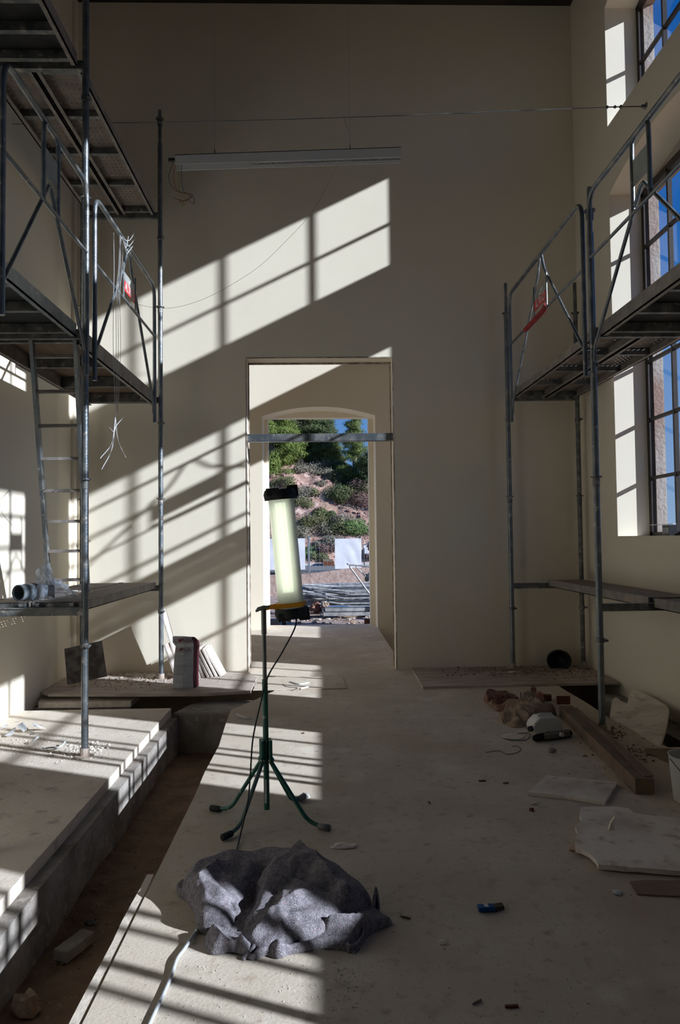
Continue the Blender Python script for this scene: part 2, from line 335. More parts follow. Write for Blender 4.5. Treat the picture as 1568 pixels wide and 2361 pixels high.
slab('floor_far_edge', [(1.5, D+.25), (XR, D+.25), (XR, 12.22), (1.5, 12.22)], -.002, -.4, 'concrete_floor')
slab('floor_left', [(XL, YB), (-1.345, YB), (-1.345, 6.6), (XL, 6.6)], -.05, -1.5, 'slab_stone')
slab('floor_left_step', [(-1.345, YB), (-1.275, YB), (-1.275, 6.52), (-1.345, 6.52)], -.115, -1.5, 'rough_concrete')
# trench bottoms: uneven earth
tm = MB(); nx, ny = 52, 260; vs = []
for j in range(ny+1):
    for i in range(nx+1):
        x_ = -3.0+6.2*i/nx; y_ = YB+(12.6-YB)*j/ny; vs.append((x_, y_, (-1.45 if (6.62 < y_ < 7.9 and x_ < -.9) or x_ > 2.0 else -.41)+.05*noise.noise(Vector((x_*1.6, y_*1.6, 0)))+.02*noise.noise(Vector((x_*6, y_*6, 3)))))
tm.add(vs, [(j*(nx+1)+i, j*(nx+1)+i+1, (j+1)*(nx+1)+i+1, (j+1)*(nx+1)+i) for j in range(ny) for i in range(nx)])
struct(tm.build('floor_trench', 'dirt', smooth=True))
# broken kerb strip along the near edge of the trench
kb = MB(); ys = [YB+(3.24-YB)*k/90 for k in range(91)]
def kx(y, s): return FX-.012*(s == 1)-(.042+.006*noise.noise(Vector((y*4, s, 0))))*(s == 0)
L_ = [(kx(y, 0)+.004*noise.noise(Vector((y*19, 1, 0))), y) for y in ys]; R_ = [(FX-.010+.006*noise.noise(Vector((y*15, 7, 0))), y) for y in ys]
kb.prism([(x_, y_, -.006) for x_, y_ in R_+L_[::-1]], (0, 0, -.3)); struct(kb.build('trim_3', 'slab_stone'), 'narrow broken mortar kerb along the trench edge')
# cross trench block with a broken top
bl = MB(); nb = 22; top = []
poly = [(-1.33, 6.55), (-.80, 6.5), (-.62, 6.62), (-.47, 7.0), (-.9, 7.02), (-1.2, 6.98)]
bl.prism([(x_, y_, -.075+.01*noise.noise(Vector((x_*5, y_*5, 0)))) for x_, y_ in poly], (0, 0, -1.4))
struct(bl.build('trim_4', 'rough_concrete', bevel=.025), 'rough concrete block crossing the trench end')

# ------------------------------------------------------------------ scaffolding
R0 = .0242
def frame(xo, xi, y, zb, top, levels, label, zo=None, spigot=False):
    g = thing('scaffold_upright', label, 'scaffold frame', (xo, y, zb), 'upright tube frames of the scaffolds')
    for x_ in (xo, xi):
        p = MB(); zz = zb if x_ == xo or zo is None else zo
        if spigot: p.cyl((x_, y, zz), (x_, y, top-.35), R0, 14).cyl((x_, y, top-.36), (x_, y, top), R0*.75, 14)
        else: p.cyl((x_, y, zz), (x_, y, top), R0, 14)
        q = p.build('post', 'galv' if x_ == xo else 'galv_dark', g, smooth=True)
        for z in (1.87, 3.87, 5.87):
            if z < top: MB().lathe([(-.07, R0), (-.065, R0*1.12), (-.006, R0*1.12), (-.005, R0*1.75), (.005, R0*1.75), (.006, R0)], (x_, y, z), (0, 0, 1), 14).build('collar', 'galv_dark', q)
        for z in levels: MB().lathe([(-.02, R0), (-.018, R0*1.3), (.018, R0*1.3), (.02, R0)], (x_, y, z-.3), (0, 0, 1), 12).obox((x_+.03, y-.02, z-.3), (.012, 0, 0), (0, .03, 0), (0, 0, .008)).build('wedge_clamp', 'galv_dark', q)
        bp = MB().cyl((x_, y, zz-.0), (x_, y, zz+.06), R0*1.35, 12); bp.box(x_-.06, x_+.06, y-.06, y+.06, zz-.0, zz+.008); bp.build('base_plate', 'rubble', g)
    for z in levels:
        t = MB().box(min(xo, xi)+.01, max(xo, xi)-.01, y-.022, y+.022, z-.09, z-.035); t.box(min(xo, xi)+.01, max(xo, xi)-.01, y-.03, y+.03, z-.04, z-.034)
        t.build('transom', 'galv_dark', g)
    return g
def deck(x0, x1, y0, y1, z, kind, label, h=.085, ribs=3, side='deck_side'):
    g = thing('scaffold_deck', label, 'scaffold platform', ((x0+x1)/2, (y0+y1)/2, z), 'platforms carried by the scaffold frames')
    n = 2 if kind == 'steel' else 1
    for k in range(n):
        a = x0+(x1-x0)*k/n+.006; c = x0+(x1-x0)*(k+1)/n-.006
        if n == 2 and (x1-x0) < .5 and k: break
        if (x1-x0) < .5: c = x1-.006
        MB().box(a+.012, c-.012, y0+.03, y1-.03, z-.002, z).build('deck_plate', {'steel': 'steel_holes', 'ply': 'plywood', 'black': 'plywood_black'}[kind], g)
        for xx, s in ((a, 1), (c, -1)):
            r = MB().box(min(xx, xx+s*.012), max(xx, xx+s*.012), y0+.02, y1-.02, z-h, z+.004).box(min(xx, xx+s*.04), max(xx, xx+s*.04), y0+.02, y1-.02, z-h, z-h+.006)
            r.build('side_rail', side, g)
        for j in range(ribs+2):
            y = y0+.05+(y1-y0-.1)*j/(ribs+1); MB().box(a+.013, c-.013, y-.02, y+.02, z-h*.8, z-.007).build('rib', 'galv_dark', g)
        for y, s in ((y0, 1), (y1, -1)):
            for xx in (a+.05, c-.05): MB().box(xx-.014, xx+.014, min(y-.028*s, y+.05*s), max(y-.028*s, y+.05*s), z-.028, z-.006).build('hook', 'galv', g)
    return g
def guard(x, ya, yb, zd, sgn, variant, label, ht, hm, m='galv', sign=True):
    """ya far end, yb near end; sgn points to the room"""
    g = thing('guardrail_panel', label, 'guardrail', (x, (ya+yb)/2, zd), 'tubular guardrail panels on the scaffolds')
    zt, zm, zl = zd+ht, zd+hm, zd-.37; r = .0175; yc = (ya+yb)/2
    MB().tube(fillet([(x, ya-.07, zl), (x, ya-.07, zt), (x, yb+.07, zt), (x, yb+.07, zl)], .13), r, 12).build('top_rail', m, g, smooth=True)
    MB().cyl((x, ya-.07, zm), (x, yb+.07, zm), .012).build('mid_rail', m, g, smooth=True)
    if variant == 'far':
        for s, ye in ((1, ya-.09), (-1, yb+.09)): MB().tube(fillet([(x-.008*sgn, yc+s*.03, zt-.01), (x-.008*sgn, yc+s*.10, zt-.16), (x-.008*sgn, ye-s*.0, zd-.18), (x-.008*sgn, ye, zd-.28)], .05), .0125, 10).build('brace', m, g, smooth=True)
        sy0, sy1, z0, z1 = yc-.19, yc+.19, zm+.07, zm+.23
        for yy in (sy0, sy1): MB().cyl((x+.004*sgn, yy, zm), (x+.004*sgn, yy, zm+.30), .007, 8).build('sign_bar', m, g)
    else:
        za = zm+.13
        for s, ye in ((1, ya-.09), (-1, yb+.09)): MB().tube(fillet([(x-.008*sgn, yc, za), (x-.008*sgn, yc+s*.02, za), (x-.008*sgn, ye, zd-.20), (x-.008*sgn, ye, zd-.30)], .05), .0125, 10).build('brace', m, g, smooth=True)
        for s in (1, -1): MB().tube(fillet([(x, yc+s*.06, zt), (x, yc+s*.115, zt-.02), (x, yc+s*.12, zt-.12), (x, yc+s*.12, zm-.0)], .07), .014, 10).build('sign_bar', m, g, smooth=True)
        sy0, sy1, z0, z1 = yc-.115, yc+.115, zm+.16, zm+.33
    if sign:
        pl = MB().box(x-.002, x+.002, sy0, sy1, z0, z1)
        if variant == 'far':
            pp = pl.build('sign_plate', 'sign_grey', g); zc = z0+(z1-z0)*.42
            xs = x+.0035*sgn
            q = MB().box(min(x+.002*sgn, x+.004*sgn), max(x+.002*sgn, x+.004*sgn), sy0, sy1, z0, z0+.088).build('red_band', 'sign_red', pp)
            text('sign_lettering', 'ALTRAD', .098, (x+.0052*sgn, yc, z0+.043), (0, sgn, 0), (0, 0, 1), 'sign_white', pp, sx=.78)
            bd = MB(); yv = lambda u: yc+sgn*u
            bd.prism([(x+.0025*sgn, yv(u), z0+.092+h*.75) for u, h in ((-.06, .035), (-.03, .03), (-.008, .0), (.02, .045), (.07, .08), (.03, .085), (.0, .05), (-.012, .022), (-.03, .045))], (.001*sgn, 0, 0)).build('sign_emblem', 'sign_white', pp)
        else: pl.build('sign_plate', 'sign_grey', g)
    return g
LO, LI, RO, RI = -1.649, -2.45, 2.04, 2.80
frame(LO, LI, 7.595, .02, 5.96, [1.013, 2.953, 4.893], 'left scaffold upright frame nearest the back wall, ending below the ceiling', spigot=True)
frame(LO, LI, 5.17, -.05, 7.3, [1.013, 2.953, 4.893], 'tall left scaffold frame standing on the stone slab, sunlit midway')
frame(LO, LI, 3.59, -.05, 7.3, [2.953, 4.893], 'left scaffold frame closest to the camera, at the frame edge')
frame(RO, RI, 7.85, .03, 4.2, [.97, 3.0], 'thin right scaffold frame by the back wall with plaster splashes', zo=.03, spigot=True)
frame(RO, RI, 5.36, .0, 4.05, [.97, 3.0], 'dark right scaffold frame standing beside the timber beam', zo=-.41, spigot=True)
frame(RO, RI, 3.40, .0, 4.05, [3.0], 'right scaffold frame just outside the window next to the near platform', spigot=True)
frame(RO, RI, 1.30, .0, 4.05, [3.0], 'right scaffold frame level with the blanket, out of view')
frame(RO, RI, -1.2, .0, 4.05, [3.0], 'right scaffold frame behind the camera')
deck(-2.386, -1.688, 5.20, 7.565, 4.893, 'steel', 'perforated steel platform, highest at the left, towards the back wall', .07)
deck(-2.386, -1.688, 3.62, 5.14, 4.893, 'black', 'dark hatch platform, highest at the left, closest to the camera', .085, 4)
deck(-2.386, -1.688, 5.20, 7.565, 2.953, 'ply', 'brown plywood platform at mid height on the left by the back wall', .12, 2)
deck(-2.386, -1.688, 3.62, 5.14, 2.953, 'black', 'dark platform above the ladder at mid height on the left', .085, 2, 'galv')
deck(-2.386, -1.688, 5.20, 7.565, 1.013, 'steel', 'low steel platform on the left carrying the grey pipe', .07)
deck(2.08, 2.78, 5.39, 7.82, 3.0, 'steel', 'perforated steel platform at the right below the lettered guardrail', .07)
deck(2.08, 2.78, 3.43, 5.33, 3.0, 'black', 'dark-bottomed platform at the right closest to the camera', .09, 3)
deck(2.42, 2.78, 5.39, 7.82, .97, 'steel', 'narrow low plank along the right wall, towards the back', .07)
deck(2.42, 2.78, 3.43, 5.33, .97, 'steel', 'narrow low plank at the right picture edge', .07)
deck(2.08, 2.78, 1.33, 3.37, 3.0, 'black', 'right platform beside the camera, outside the picture', .09, 3)
guard(-1.605, 7.20, 5.17, 2.953, 1, 'far', 'left guardrail panel with a bundle of silver wire and red lettered plate', .97, .48)
guard(-1.605, 5.13, 3.64, 2.953, 1, 'near', 'blue-tinted left guardrail panel with plain plate, nearest the camera', .97, .485)
guard(1.995, 7.60, 5.33, 3.0, -1, 'far', 'right guardrail panel with the red lettered plate and foam sleeve', .965, .44)
guard(1.995, 5.32, 3.46, 3.0, -1, 'near', 'right guardrail panel with plain grey plate in front of the windows', .945, .47)
guard(1.995, 3.40, 1.30, 3.0, -1, 'far', 'right guardrail panel beside the camera, outside the picture', .9, .39, sign=False)
# red foam sleeve on the mid rail
p0 = Vector((1.995, 6.93, 3.44)); p1 = Vector((1.995, 6.29, 3.445))
tag(MB().tube(smoothpath([p0+Vector((0, .03, -.01)), p0+Vector((0, -.18, -.006)), p1+Vector((0, .12, -.005)), p1+Vector((-.004, 0, .012))]), .024, 12).build('foam_sleeve', 'red_foam', smooth=True), 'red foam tube wrapped around the mid rail of the right guardrail', 'foam sleeve')

# ladder hanging under the near left platform
g = thing('ladder', 'steel ladder leading from the low left platform to the mid platform', 'ladder', (-2.04, 6.0, 1.013))
tl, tr_, bl_, br = Vector((-2.047, 5.225, 2.90)), Vector((-1.736, 5.225, 2.90)), Vector((-2.23, 6.09, 1.02)), Vector((-1.92, 6.09, 1.02))
for a, c in ((tl, bl_), (tr_, br)):
    ax = (c-a).normalized(); sx_ = Vector((1, 0, 0)); ny_ = ax.cross(sx_)
    MB().obox((a+c)/2, (c-a)/2, sx_*.013, ny_*.028).build('side_rail', 'galv', g)
    MB().cyl(a+Vector((0, -.0, -.01)), a+Vector((0, -.005, .02)), .016).build('hook', 'galv_dark', g)
for k in range(8):
    t = (k+.55)/8; a = tl.lerp(bl_, t); c = tr_.lerp(br, t)
    MB().box(a.x+.01, c.x-.01, a.y-.018, a.y+.018, a.z-.012, a.z+.012).build('rung', 'deck_side', g)

# ------------------------------------------------------------------ luminaire, cables and wires
YL = 6.2
a = Yp(405, 361, YL); c = Yp(923, 343, YL); ax = (c-a).normalized(); hgt = .085
g = thing('pendant_luminaire', 'long unfinished white linear lamp hanging below the steel cable', 'light fixture', (a+c)/2)
upv = Vector((0, 0, 1)); yv = Vector((0, 1, 0)); mid = (a+c)/2; half = (c-a)/2
MB().obox(mid-upv*.003, half, yv*.032, upv*.003).obox(mid-yv*.03-upv*hgt/2, half, yv*.002, upv*hgt/2).obox(mid+yv*.03-upv*(hgt/2+.012), half, yv*.002, upv*(hgt/2+.012)).build('housing', 'white_paint', g)
MB().obox(c-upv*hgt/2, ax*.002, yv*.03, upv*hgt/2).build('end_cap', 'white_paint', g)
lv = MB(); l0 = a+ax*(.34*(c-a).length)
for s in (-1, 1): lv.obox((l0+c)/2-upv*(hgt-.006)+yv*s*.024, (c-l0)/2, yv*.003, upv*.011)
lou = lv.build('louvre', 'white_paint', g)
for k in range(25):
    q = l0.lerp(c, k/24.); MB().obox(q-upv*(hgt-.006), ax*.002, yv*.022, upv*.012).build('louvre_blade', 'lamp_inside', lou)
MB().obox((l0+c)/2-upv*(hgt-.03), (c-l0)/2, yv*.026, upv*.002).build('reflector', 'lamp_inside', g)
MB().obox(a-ax*.03-upv*.03, ax*.03, yv*.015, upv*.012).build('connector', 'black_rubber', g)
for k, (dx, m_) in enumerate(((0, 'wire_dark'), (.02, 'red_wire'), (.07, 'blue_wire'), (.03, 'yellow_wire'))):
    q = a-ax*.02+ax*dx-upv*.05
    pts = [q, q+Vector((-.04+.02*k, 0, -.14)), q+Vector((.02, .01, -.24-.01*k)), q+Vector((.16-.03*k, 0, -.28-.01*k)), q+Vector((.10-.06*(k % 2), .01, -.33-.015*k)), q+Vector((-.0+.03*k, 0, -.31-.01*k))]
    MB().tube(smoothpath(pts), .0022, 6).build('loose_wire', m_, g)
for px_ in (495, 807):
    q = Yp(px_, 356 if px_ < 600 else 346, YL); MB().cyl(q, (q.x, YL, q.z+.045), .004, 6).cyl(q, (q.x, YL, ZC), .0005, 4).build('suspension_wire', 'wire_dark', g)
YC = 6.4
ca = Vector((XL, YC, 5.12)); cb = Xp(1490, 245, XR)
cm = (ca+cb)/2-Vector((0, 0, .05)); g = thing('tension_cable', 'thin steel cable stretched across the room with a hook at the right wall', 'cable', cb)
cq = Yp(1400, 247, cb.y+.01)
MB().tube(smoothpath([ca, ca.lerp(cb, .3)-Vector((0, 0, .025)), ca.lerp(cb, .6)-Vector((0, 0, .022)), cq]), .0035, 6).build('cable_strand', 'galv', g)
MB().tube([cq, cb], .006, 6).build('turnbuckle', 'galv_dark', g)
MB().blob(cq, .014).blob(cq.lerp(cb, .35), .016).blob(cq.lerp(cb, .2), .014).blob(cq.lerp(cb, .9), .016).obox(cb, (.012, 0, 0), (0, .02, 0), (0, 0, .02)).build('hook', 'galv_dark', g)
# long loose wire hanging in front of the back wall
pts = [Yp(px_, py_, 6.6) for px_, py_ in ((792, 268), (805, 320), (775, 385), (722, 485), (655, 560), (590, 620), (500, 675), (430, 703), (372, 711), (318, 702))]
tag(MB().tube(smoothpath(pts), .0013, 5).build('hanging_wire', 'wire_dark', smooth=True), 'long thin dark wire sagging from the cable down to the left guardrail', 'wire')
# silver wire bundle tied on the left guardrail
g = thing('wire_bundle', 'bundle of silver wires tied to the left guardrail and dangling down', 'wire bundle', (-1.58, 6.7, 3.93))
W0 = Vector((-1.62, 6.9, 4.02))
def W_(px_, py_): return Xp(px_, py_, -1.575)
for k, tgt in enumerate(((315, 527), (312, 548), (306, 568), (300, 575), (296, 545))):
    a_ = Vector(W_(278+2*k, 545+3*k)); b_2 = W_(tgt[0], tgt[1])
    MB().tube(smoothpath([a_, a_.lerp(b_2, .5)+Vector((0, .0, -.07)), b_2]), .003, 5).build('wire_end', 'wire_silver', g)
for k, (x0, x1) in enumerate(((262, 262), (277, 268), (279, 272), (284, 276))):
    MB().tube(smoothpath([W_(x0, 536+6*k), W_((x0+x1)/2+1, 620), W_(x1, 680), W_(x1-1+k, 800), W_(266+2*k, 955)]), .002, 5).build('hanging_strand', 'wire_silver', g)
for tgt in ((231, 1057), (234, 1083), (290, 1055), (286, 960), (252, 985)):
    a_ = Vector(W_(266, 962 if tgt[1] > 1000 else 984)); b_2 = Vector(W_(*tgt)); MB().tube(smoothpath([a_, a_.lerp(b_2, .5)+Vector((0, (a_.y-b_2.y)*.25, -.03)), b_2]), .003, 5).build('wire_end', 'wire_silver', g)

# ------------------------------------------------------------------ beam across the doorway
q0 = Yp(570, 1019, 8.2); q1 = Yp(905, 1017, 8.2)
b = MB().box(DL+.003, DR-.003, 8.06, 8.14, 2.515, 2.6)
tag(b.build('steel_beam', 'galv', bevel=.006), 'horizontal galvanised steel beam wedged across the doorway', 'beam')
# ------------------------------------------------------------------ work lamp on its tripod
feet = [Zp(494, 1864, .02), Zp(520, 1928, .02), Zp(752, 1908, .02), Zp(697, 1838, .02)]
yP = sum(f.y for f in feet)/4; PB = Yp(615.5, 1866, yP); PT = Yp(608, 1408, yP)
g = thing('work_lamp', 'tubular site lamp on a green tripod stand in the middle of the floor', 'work lamp', (PB.x, PB.y, 0))
zat = lambda py: Yp(612, py, yP).z
xat = lambda z: PB.x+(PT.x-PB.x)*(z-PB.z)/(PT.z-PB.z)
pt = lambda z, dx=0, dy=0: Vector((xat(z)+dx, yP+dy, z))
zj = zat(1566); zh = zat(1705); zh2 = zat(1755)
MB().cyl(pt(PB.z), pt(zj), .0145, 20).build('lower_pole', 'green_paint', g, smooth=True)
MB().cyl(pt(zj-.002), pt(zat(1440)), .0105, 18).cyl(pt(zat(1462)), pt(zat(1402)), .0135, 18).build('upper_pole', 'grey_metal', g, smooth=True)
lb = MB().obox(pt((zat(1795)+zat(1850))/2, -.004, -.0142), (.0055, 0, 0), (0, .001, 0), (0, 0, (zat(1795)-zat(1850))/2)); lb.build('sticker', 'paper_white', g)
hb = MB()
for f in feet:
    d = Vector((f.x-PB.x, f.y-PB.y, 0)).normalized()
    sl_ = MB().cyl(pt(zh2+.01)+d*.027, pt(zh)+d*.027, .0105, 14); sl_.blob(pt(zh2+.01)+d*.030, .017, amp=0); sl_.build('leg_socket', 'green_paint', g, smooth=True)
    MB().cyl(pt(zh2+.01)+d*.03+d.cross(Vector((0, 0, 1)))*.018, pt(zh2+.01)+d*.03-d.cross(Vector((0, 0, 1)))*.018, .006, 8).build('bolt', 'grey_metal', g)
    k1 = Vector((f.x, f.y, .02))-d*.10
    leg = MB().tube(fillet([pt(zh2)+d*.03, k1+Vector((0, 0, .012)), f], .07, 8), .0105, 14).build('leg', 'grey_green' if d.y < 0 and d.x < .1 else 'green_paint', g, smooth=True)
    MB().tube([f-d*.045+Vector((0, 0, .001)), f-d*.035, f+d*.02, f+d*.024], [.012, .0165, .0165, .012], 14).build('rubber_foot', 'black_rubber' if d.x < 0 else 'galv_dark', leg, smooth=True)
hc0 = Yp(672, 1402, yP); hc1 = Yp(648, 1150, yP-.02); hax = (hc1-hc0).normalized(); HL = (hc1-hc0).length
rr = 29.5/F_*(yP-0)/1.0
hr = hax.cross(Vector((0, 1, 0))).normalized(); hr = hr if hr.x > 0 else -hr; hf = Vector((0, -1, 0)); hf = (hf-hax*hf.dot(hax)).normalized()
tb_ = MB().lathe([(0, rr), (HL, rr)], hc0, hax, 36); tb_.build('diffuser_tube', 'diffuser', g, smooth=True)
rf = MB()
rf.prism([hc0+hax*.06+hr*rr*.30-hf*rr*.80, hc0+hax*.06-hr*rr*.80-hf*rr*.45, hc0+hax*.06-hr*rr*.76-hf*rr*.38, hc0+hax*.06+hr*rr*.36-hf*rr*.72, hc0+hax*.06+hr*rr*.44+hf*rr*.55, hc0+hax*.06+hr*rr*.50+hf*rr*.55, hc0+hax*.06+hr*rr*.42-hf*rr*.8], hax*(HL-.06)); rf.build('reflector', 'white_paint', g)
for dx in (-.28, .06):
    q = hc0+hr*rr*dx+hf*rr*.25; tbn = MB().cyl(q+hax*.085, q+hax*(HL-.02), rr*.24, 14).build('fluorescent_tube', 'tube_light', g, smooth=True)
q = hc0+hr*rr*-.1; MB().obox(q+hax*.06, hr*rr*.4, hf*rr*.3, hax*.022).cyl(q, q+hax*.05, .006).build('lamp_holder', 'electrode', g)
def cap(c, s, ax_, up_):
    m_ = MB(); m_.lathe([(-.004*up_, rr*.9), (-.004*up_, rr*1.27), (.026*up_, rr*1.34), (.048*up_, rr*1.22), (.05*up_, 0)], c, ax_, 30)
    cp_ = m_.build('end_cap', 'black_rubber', g, smooth=True)
    MB().obox(c+hr*rr*.95+ax_*up_*.036, hr*rr*.42, hf*rr*.42, ax_*.030).build('cap_lug', 'black_rubber', cp_, bevel=.006)
    MB().obox(c-hr*rr*.55+ax_*up_*.036+hf*rr*.9, hr*rr*.5, hf*rr*.3, ax_*.020).build('cap_grip', 'black_rubber', cp_, bevel=.005)
cap(hc1, 1, hax, 1); cap(hc0, 1, hax, -1)
ya_ = MB(); arm0 = Yp(600, 1404, yP); ctr = hc0+hax*.022
ya_.lathe([(-.011, rr*1.02), (-.011, rr*1.14), (.011, rr*1.14), (.011, rr*1.02)], ctr, hax, 32)
ya_.obox((arm0+ctr)/2-hr*.0-hr*rr*.3, (ctr-arm0)*.5-hr*rr*.6, Vector((0, .006, 0)), hax*.011)
ya_.obox(ctr-hr*rr*.2+hf*rr*1.1, hr*rr*1.15, hf*.002, hax*.011)
ya_.build('clamp_bracket', 'yellow_paint', g)
MB().tube([arm0+Vector((-.022, -.012, -.012)), arm0+Vector((-.008, -.012, .0)), arm0+Vector((.022, -.014, .010)), arm0+Vector((.05, -.014, .012))], [.005, .011, .010, .004], 12).build('clamp_lever', 'grey_metal', g, smooth=True)
MB().blob(ctr-hr*rr*2.0+hf*.014, .006, amp=0).build('bolt', 'grey_metal', g)
# supply cable: dark from lamp to blanket, pale beyond it
cpt = [hc0-hax*.045+hr*rr*.35, Yp(679, 1450, yP-.03), Yp(650, 1505, yP-.05), Yp(617, 1562, yP-.06), Yp(600, 1625, yP-.08), Yp(583, 1705, yP-.10), Yp(577, 1790, yP-.15), Yp(571, 1850, yP-.2), Zp(553, 1930, .02), Zp(539, 1990, .008), Zp(535, 2030, .006)]
tag(MB().tube(smoothpath(cpt, 10), .0042, 8).build('power_cable', 'cable_dark', smooth=True), 'dark cable running down from the lamp head into the blanket', 'cable')
cp2 = [Zp(480, 2110, .006), Zp(452, 2148, .008), Zp(425, 2188, .012), Zp(408, 2212, .012), Zp(395, 2250, .008), Zp(378, 2290, .007), Zp(352, 2345, .007), Zp(320, 2420, .007), Zp(300, 2480, .007)]
tag(MB().tube(smoothpath(cp2, 10), .0065, 8).build('extension_cable', 'cable_grey', smooth=True), 'pale grey cable coming out of the blanket towards the viewer', 'cable')

# ------------------------------------------------------------------ crumpled blanket
def poly_surface(mb, outline, ctrl, seed, edge_h, nr=22, na=150, amp=.012, folds=(), rim=.004):
    P = [Vector(p) for p in outline]; n = len(P); c = sum(P, Vector((0, 0, 0)))/n
    pts = smoothpath(P+[P[0]], max(2, na//n))[:-1]; m = len(pts)
    def H(x_, y_, v):
        sw = 0; sh = 0
        for (cx, cy, ch) in ctrl:
            d2 = (cx-x_)**2+(cy-y_)**2+.0012; w_ = 1/d2**1.6; sw += w_; sh += w_*ch
        h = sh/sw; q = Vector((x_*3.2+seed, y_*3.2, 0)); q2 = q+Vector((noise.noise(q*1.3), noise.noise(q*1.3+Vector((9, 0, 0))), 0))*.5
        h += amp*(.5-abs(noise.noise(Vector((q2.x*1.0, q2.y*2.2, seed)))*2.2))*.6+amp*.25*noise.noise(Vector((x_*9, y_*9, seed)))+.0012*noise.noise(Vector((x_*45, y_*45, seed)))
        pp = Vector((x_, y_, 0))+Vector((noise.noise(Vector((x_*6, y_*6, 1))), noise.noise(Vector((x_*6, y_*6, 5))), 0))*.02
        for (path, a_, w_) in folds:
            d = 9
            for k in range(len(path)-1):
                A, B = path[k], path[k+1]; AB = B-A; t = max(0, min(1, (pp-A).dot(AB)/AB.dot(AB))); d = min(d, (pp-A-AB*t).length)
            if d < w_: h += a_*(1-d/w_)**1.4
        e = min(1, (1-v)/.13); e = e**.5
        return edge_h+(max(h, edge_h)-edge_h)*e if v < 1 else edge_h
    vs = []
    for i in range(nr+1):
        v = (i/nr)**.8
        for k in range(m):
            p = c.lerp(pts[k], v); vs.append((p.x, p.y, H(p.x, p.y, v)))
    for k in range(m): p = c.lerp(pts[k], .985); vs.append((p.x, p.y, rim))
    fs = [(i*m+k, i*m+(k+1) % m, (i+1)*m+(k+1) % m, (i+1)*m+k) for i in range(nr+1) for k in range(m)]
    mb.add(vs, [f[::-1] for f in fs])
def fold(l, h, a, w): return ([Vector((Zp(x_, y_, h).x, Zp(x_, y_, h).y, 0)) for x_, y_ in l], a, w)
def cpx(l): return [(Zp(a, b, h).x, Zp(a, b, h).y, h) for a, b, h in l]
bm_ = MB()
up_out = [Zp(a, b, h) for a, b, h in ((418, 2062, .01), (432, 2022, .03), (465, 2000, .04), (520, 1990, .03), (575, 1990, .03), (615, 1986, .03), (650, 1972, .07), (690, 1968, .08), (725, 1988, .06), (775, 2018, .05), (815, 2052, .04), (850, 2072, .03), (858, 2095, .02), (842, 2118, .02), (800, 2140, .02), (745, 2160, .02), (690, 2174, .02), (610, 2190, .02), (560, 2172, .02), (510, 2150, .02), (458, 2140, .02), (445, 2105, .01))]
ctrl = cpx([(685, 1974, .17), (650, 1985, .15), (730, 2008, .15), (785, 2050, .12), (605, 2018, .085), (560, 2010, .10), (480, 2018, .12), (450, 2045, .10), (520, 2040, .12), (560, 2100, .02), (575, 2070, .05), (530, 2085, .07), (620, 2065, .10), (680, 2060, .12), (640, 2110, .085), (700, 2110, .09), (760, 2100, .085), (820, 2100, .06), (480, 2090, .09), (470, 2125, .085), (520, 2135, .06), (600, 2150, .06), (660, 2150, .06), (730, 2140, .06), (550, 2150, .045), (790, 2125, .045)])
FOLD = [fold([(450, 2045), (500, 2012), (560, 2006), (612, 2030)], .08, .030, .05), fold([(612, 2030), (650, 1990), (688, 1974)], .12, .02, .06), fold([(690, 1974), (740, 2010), (800, 2050), (868, 2098)], .12, .035, .07),
 fold([(612, 2018), (590, 2060), (568, 2105), (540, 2128)], .05, -.045, .05), fold([(640, 2050), (690, 2032), (760, 2050)], .10, -.03, .06), fold([(585, 2130), (640, 2100), (700, 2080), (800, 2085)], .08, .022, .05),
 fold([(455, 2125), (520, 2140), (600, 2172), (720, 2162), (800, 2140), (850, 2112)], .05, .03, .045), fold([(440, 2060), (452, 2100), (458, 2130)], .06, .02, .04), fold([(500, 2040), (530, 2080), (548, 2120)], .06, -.02, .04), fold([(700, 2130), (780, 2115), (830, 2095)], .06, -.02, .03), fold([(660, 2150), (640, 2120), (655, 2080)], .06, .014, .03)]
poly_surface(bm_, up_out, ctrl, 1.3, .022, amp=.028, nr=64, na=330, folds=FOLD, rim=.004)
lo_out = [Zp(a, b, .0) for a, b in ((478, 2150), (470, 2180), (486, 2203), (530, 2198), (560, 2206), (580, 2216), (612, 2206), (640, 2213), (672, 2203), (745, 2190), (800, 2194), (822, 2190), (838, 2172), (868, 2150), (905, 2133), (885, 2118), (862, 2100), (800, 2090), (640, 2110), (520, 2120))]
poly_surface(bm_, lo_out, cpx([(500, 2185, .045), (560, 2192, .02), (620, 2190, .035), (700, 2180, .03), (790, 2160, .045), (830, 2140, .05), (870, 2125, .035), (840, 2120, .045)]), 4.2, .006, amp=.03, nr=30, na=220, folds=[fold([(490, 2160), (520, 2196)], .02, .03, .03), fold([(560, 2175), (585, 2208)], .02, .03, .025), fold([(640, 2165), (660, 2206)], .02, .02, .04), fold([(760, 2150), (860, 2140), (895, 2133)], .02, .035, .03), fold([(600, 2170), (575, 2205)], .02, -.02, .02)], rim=.002)
tip_out = [Zp(a, b, .0) for a, b in ((405, 2052), (425, 2042), (470, 2060), (460, 2100), (432, 2080), (412, 2068))]
poly_surface(bm_, tip_out, cpx([(430, 2058, .03)]), 7, .006, amp=.015, nr=8, na=60, rim=.002)
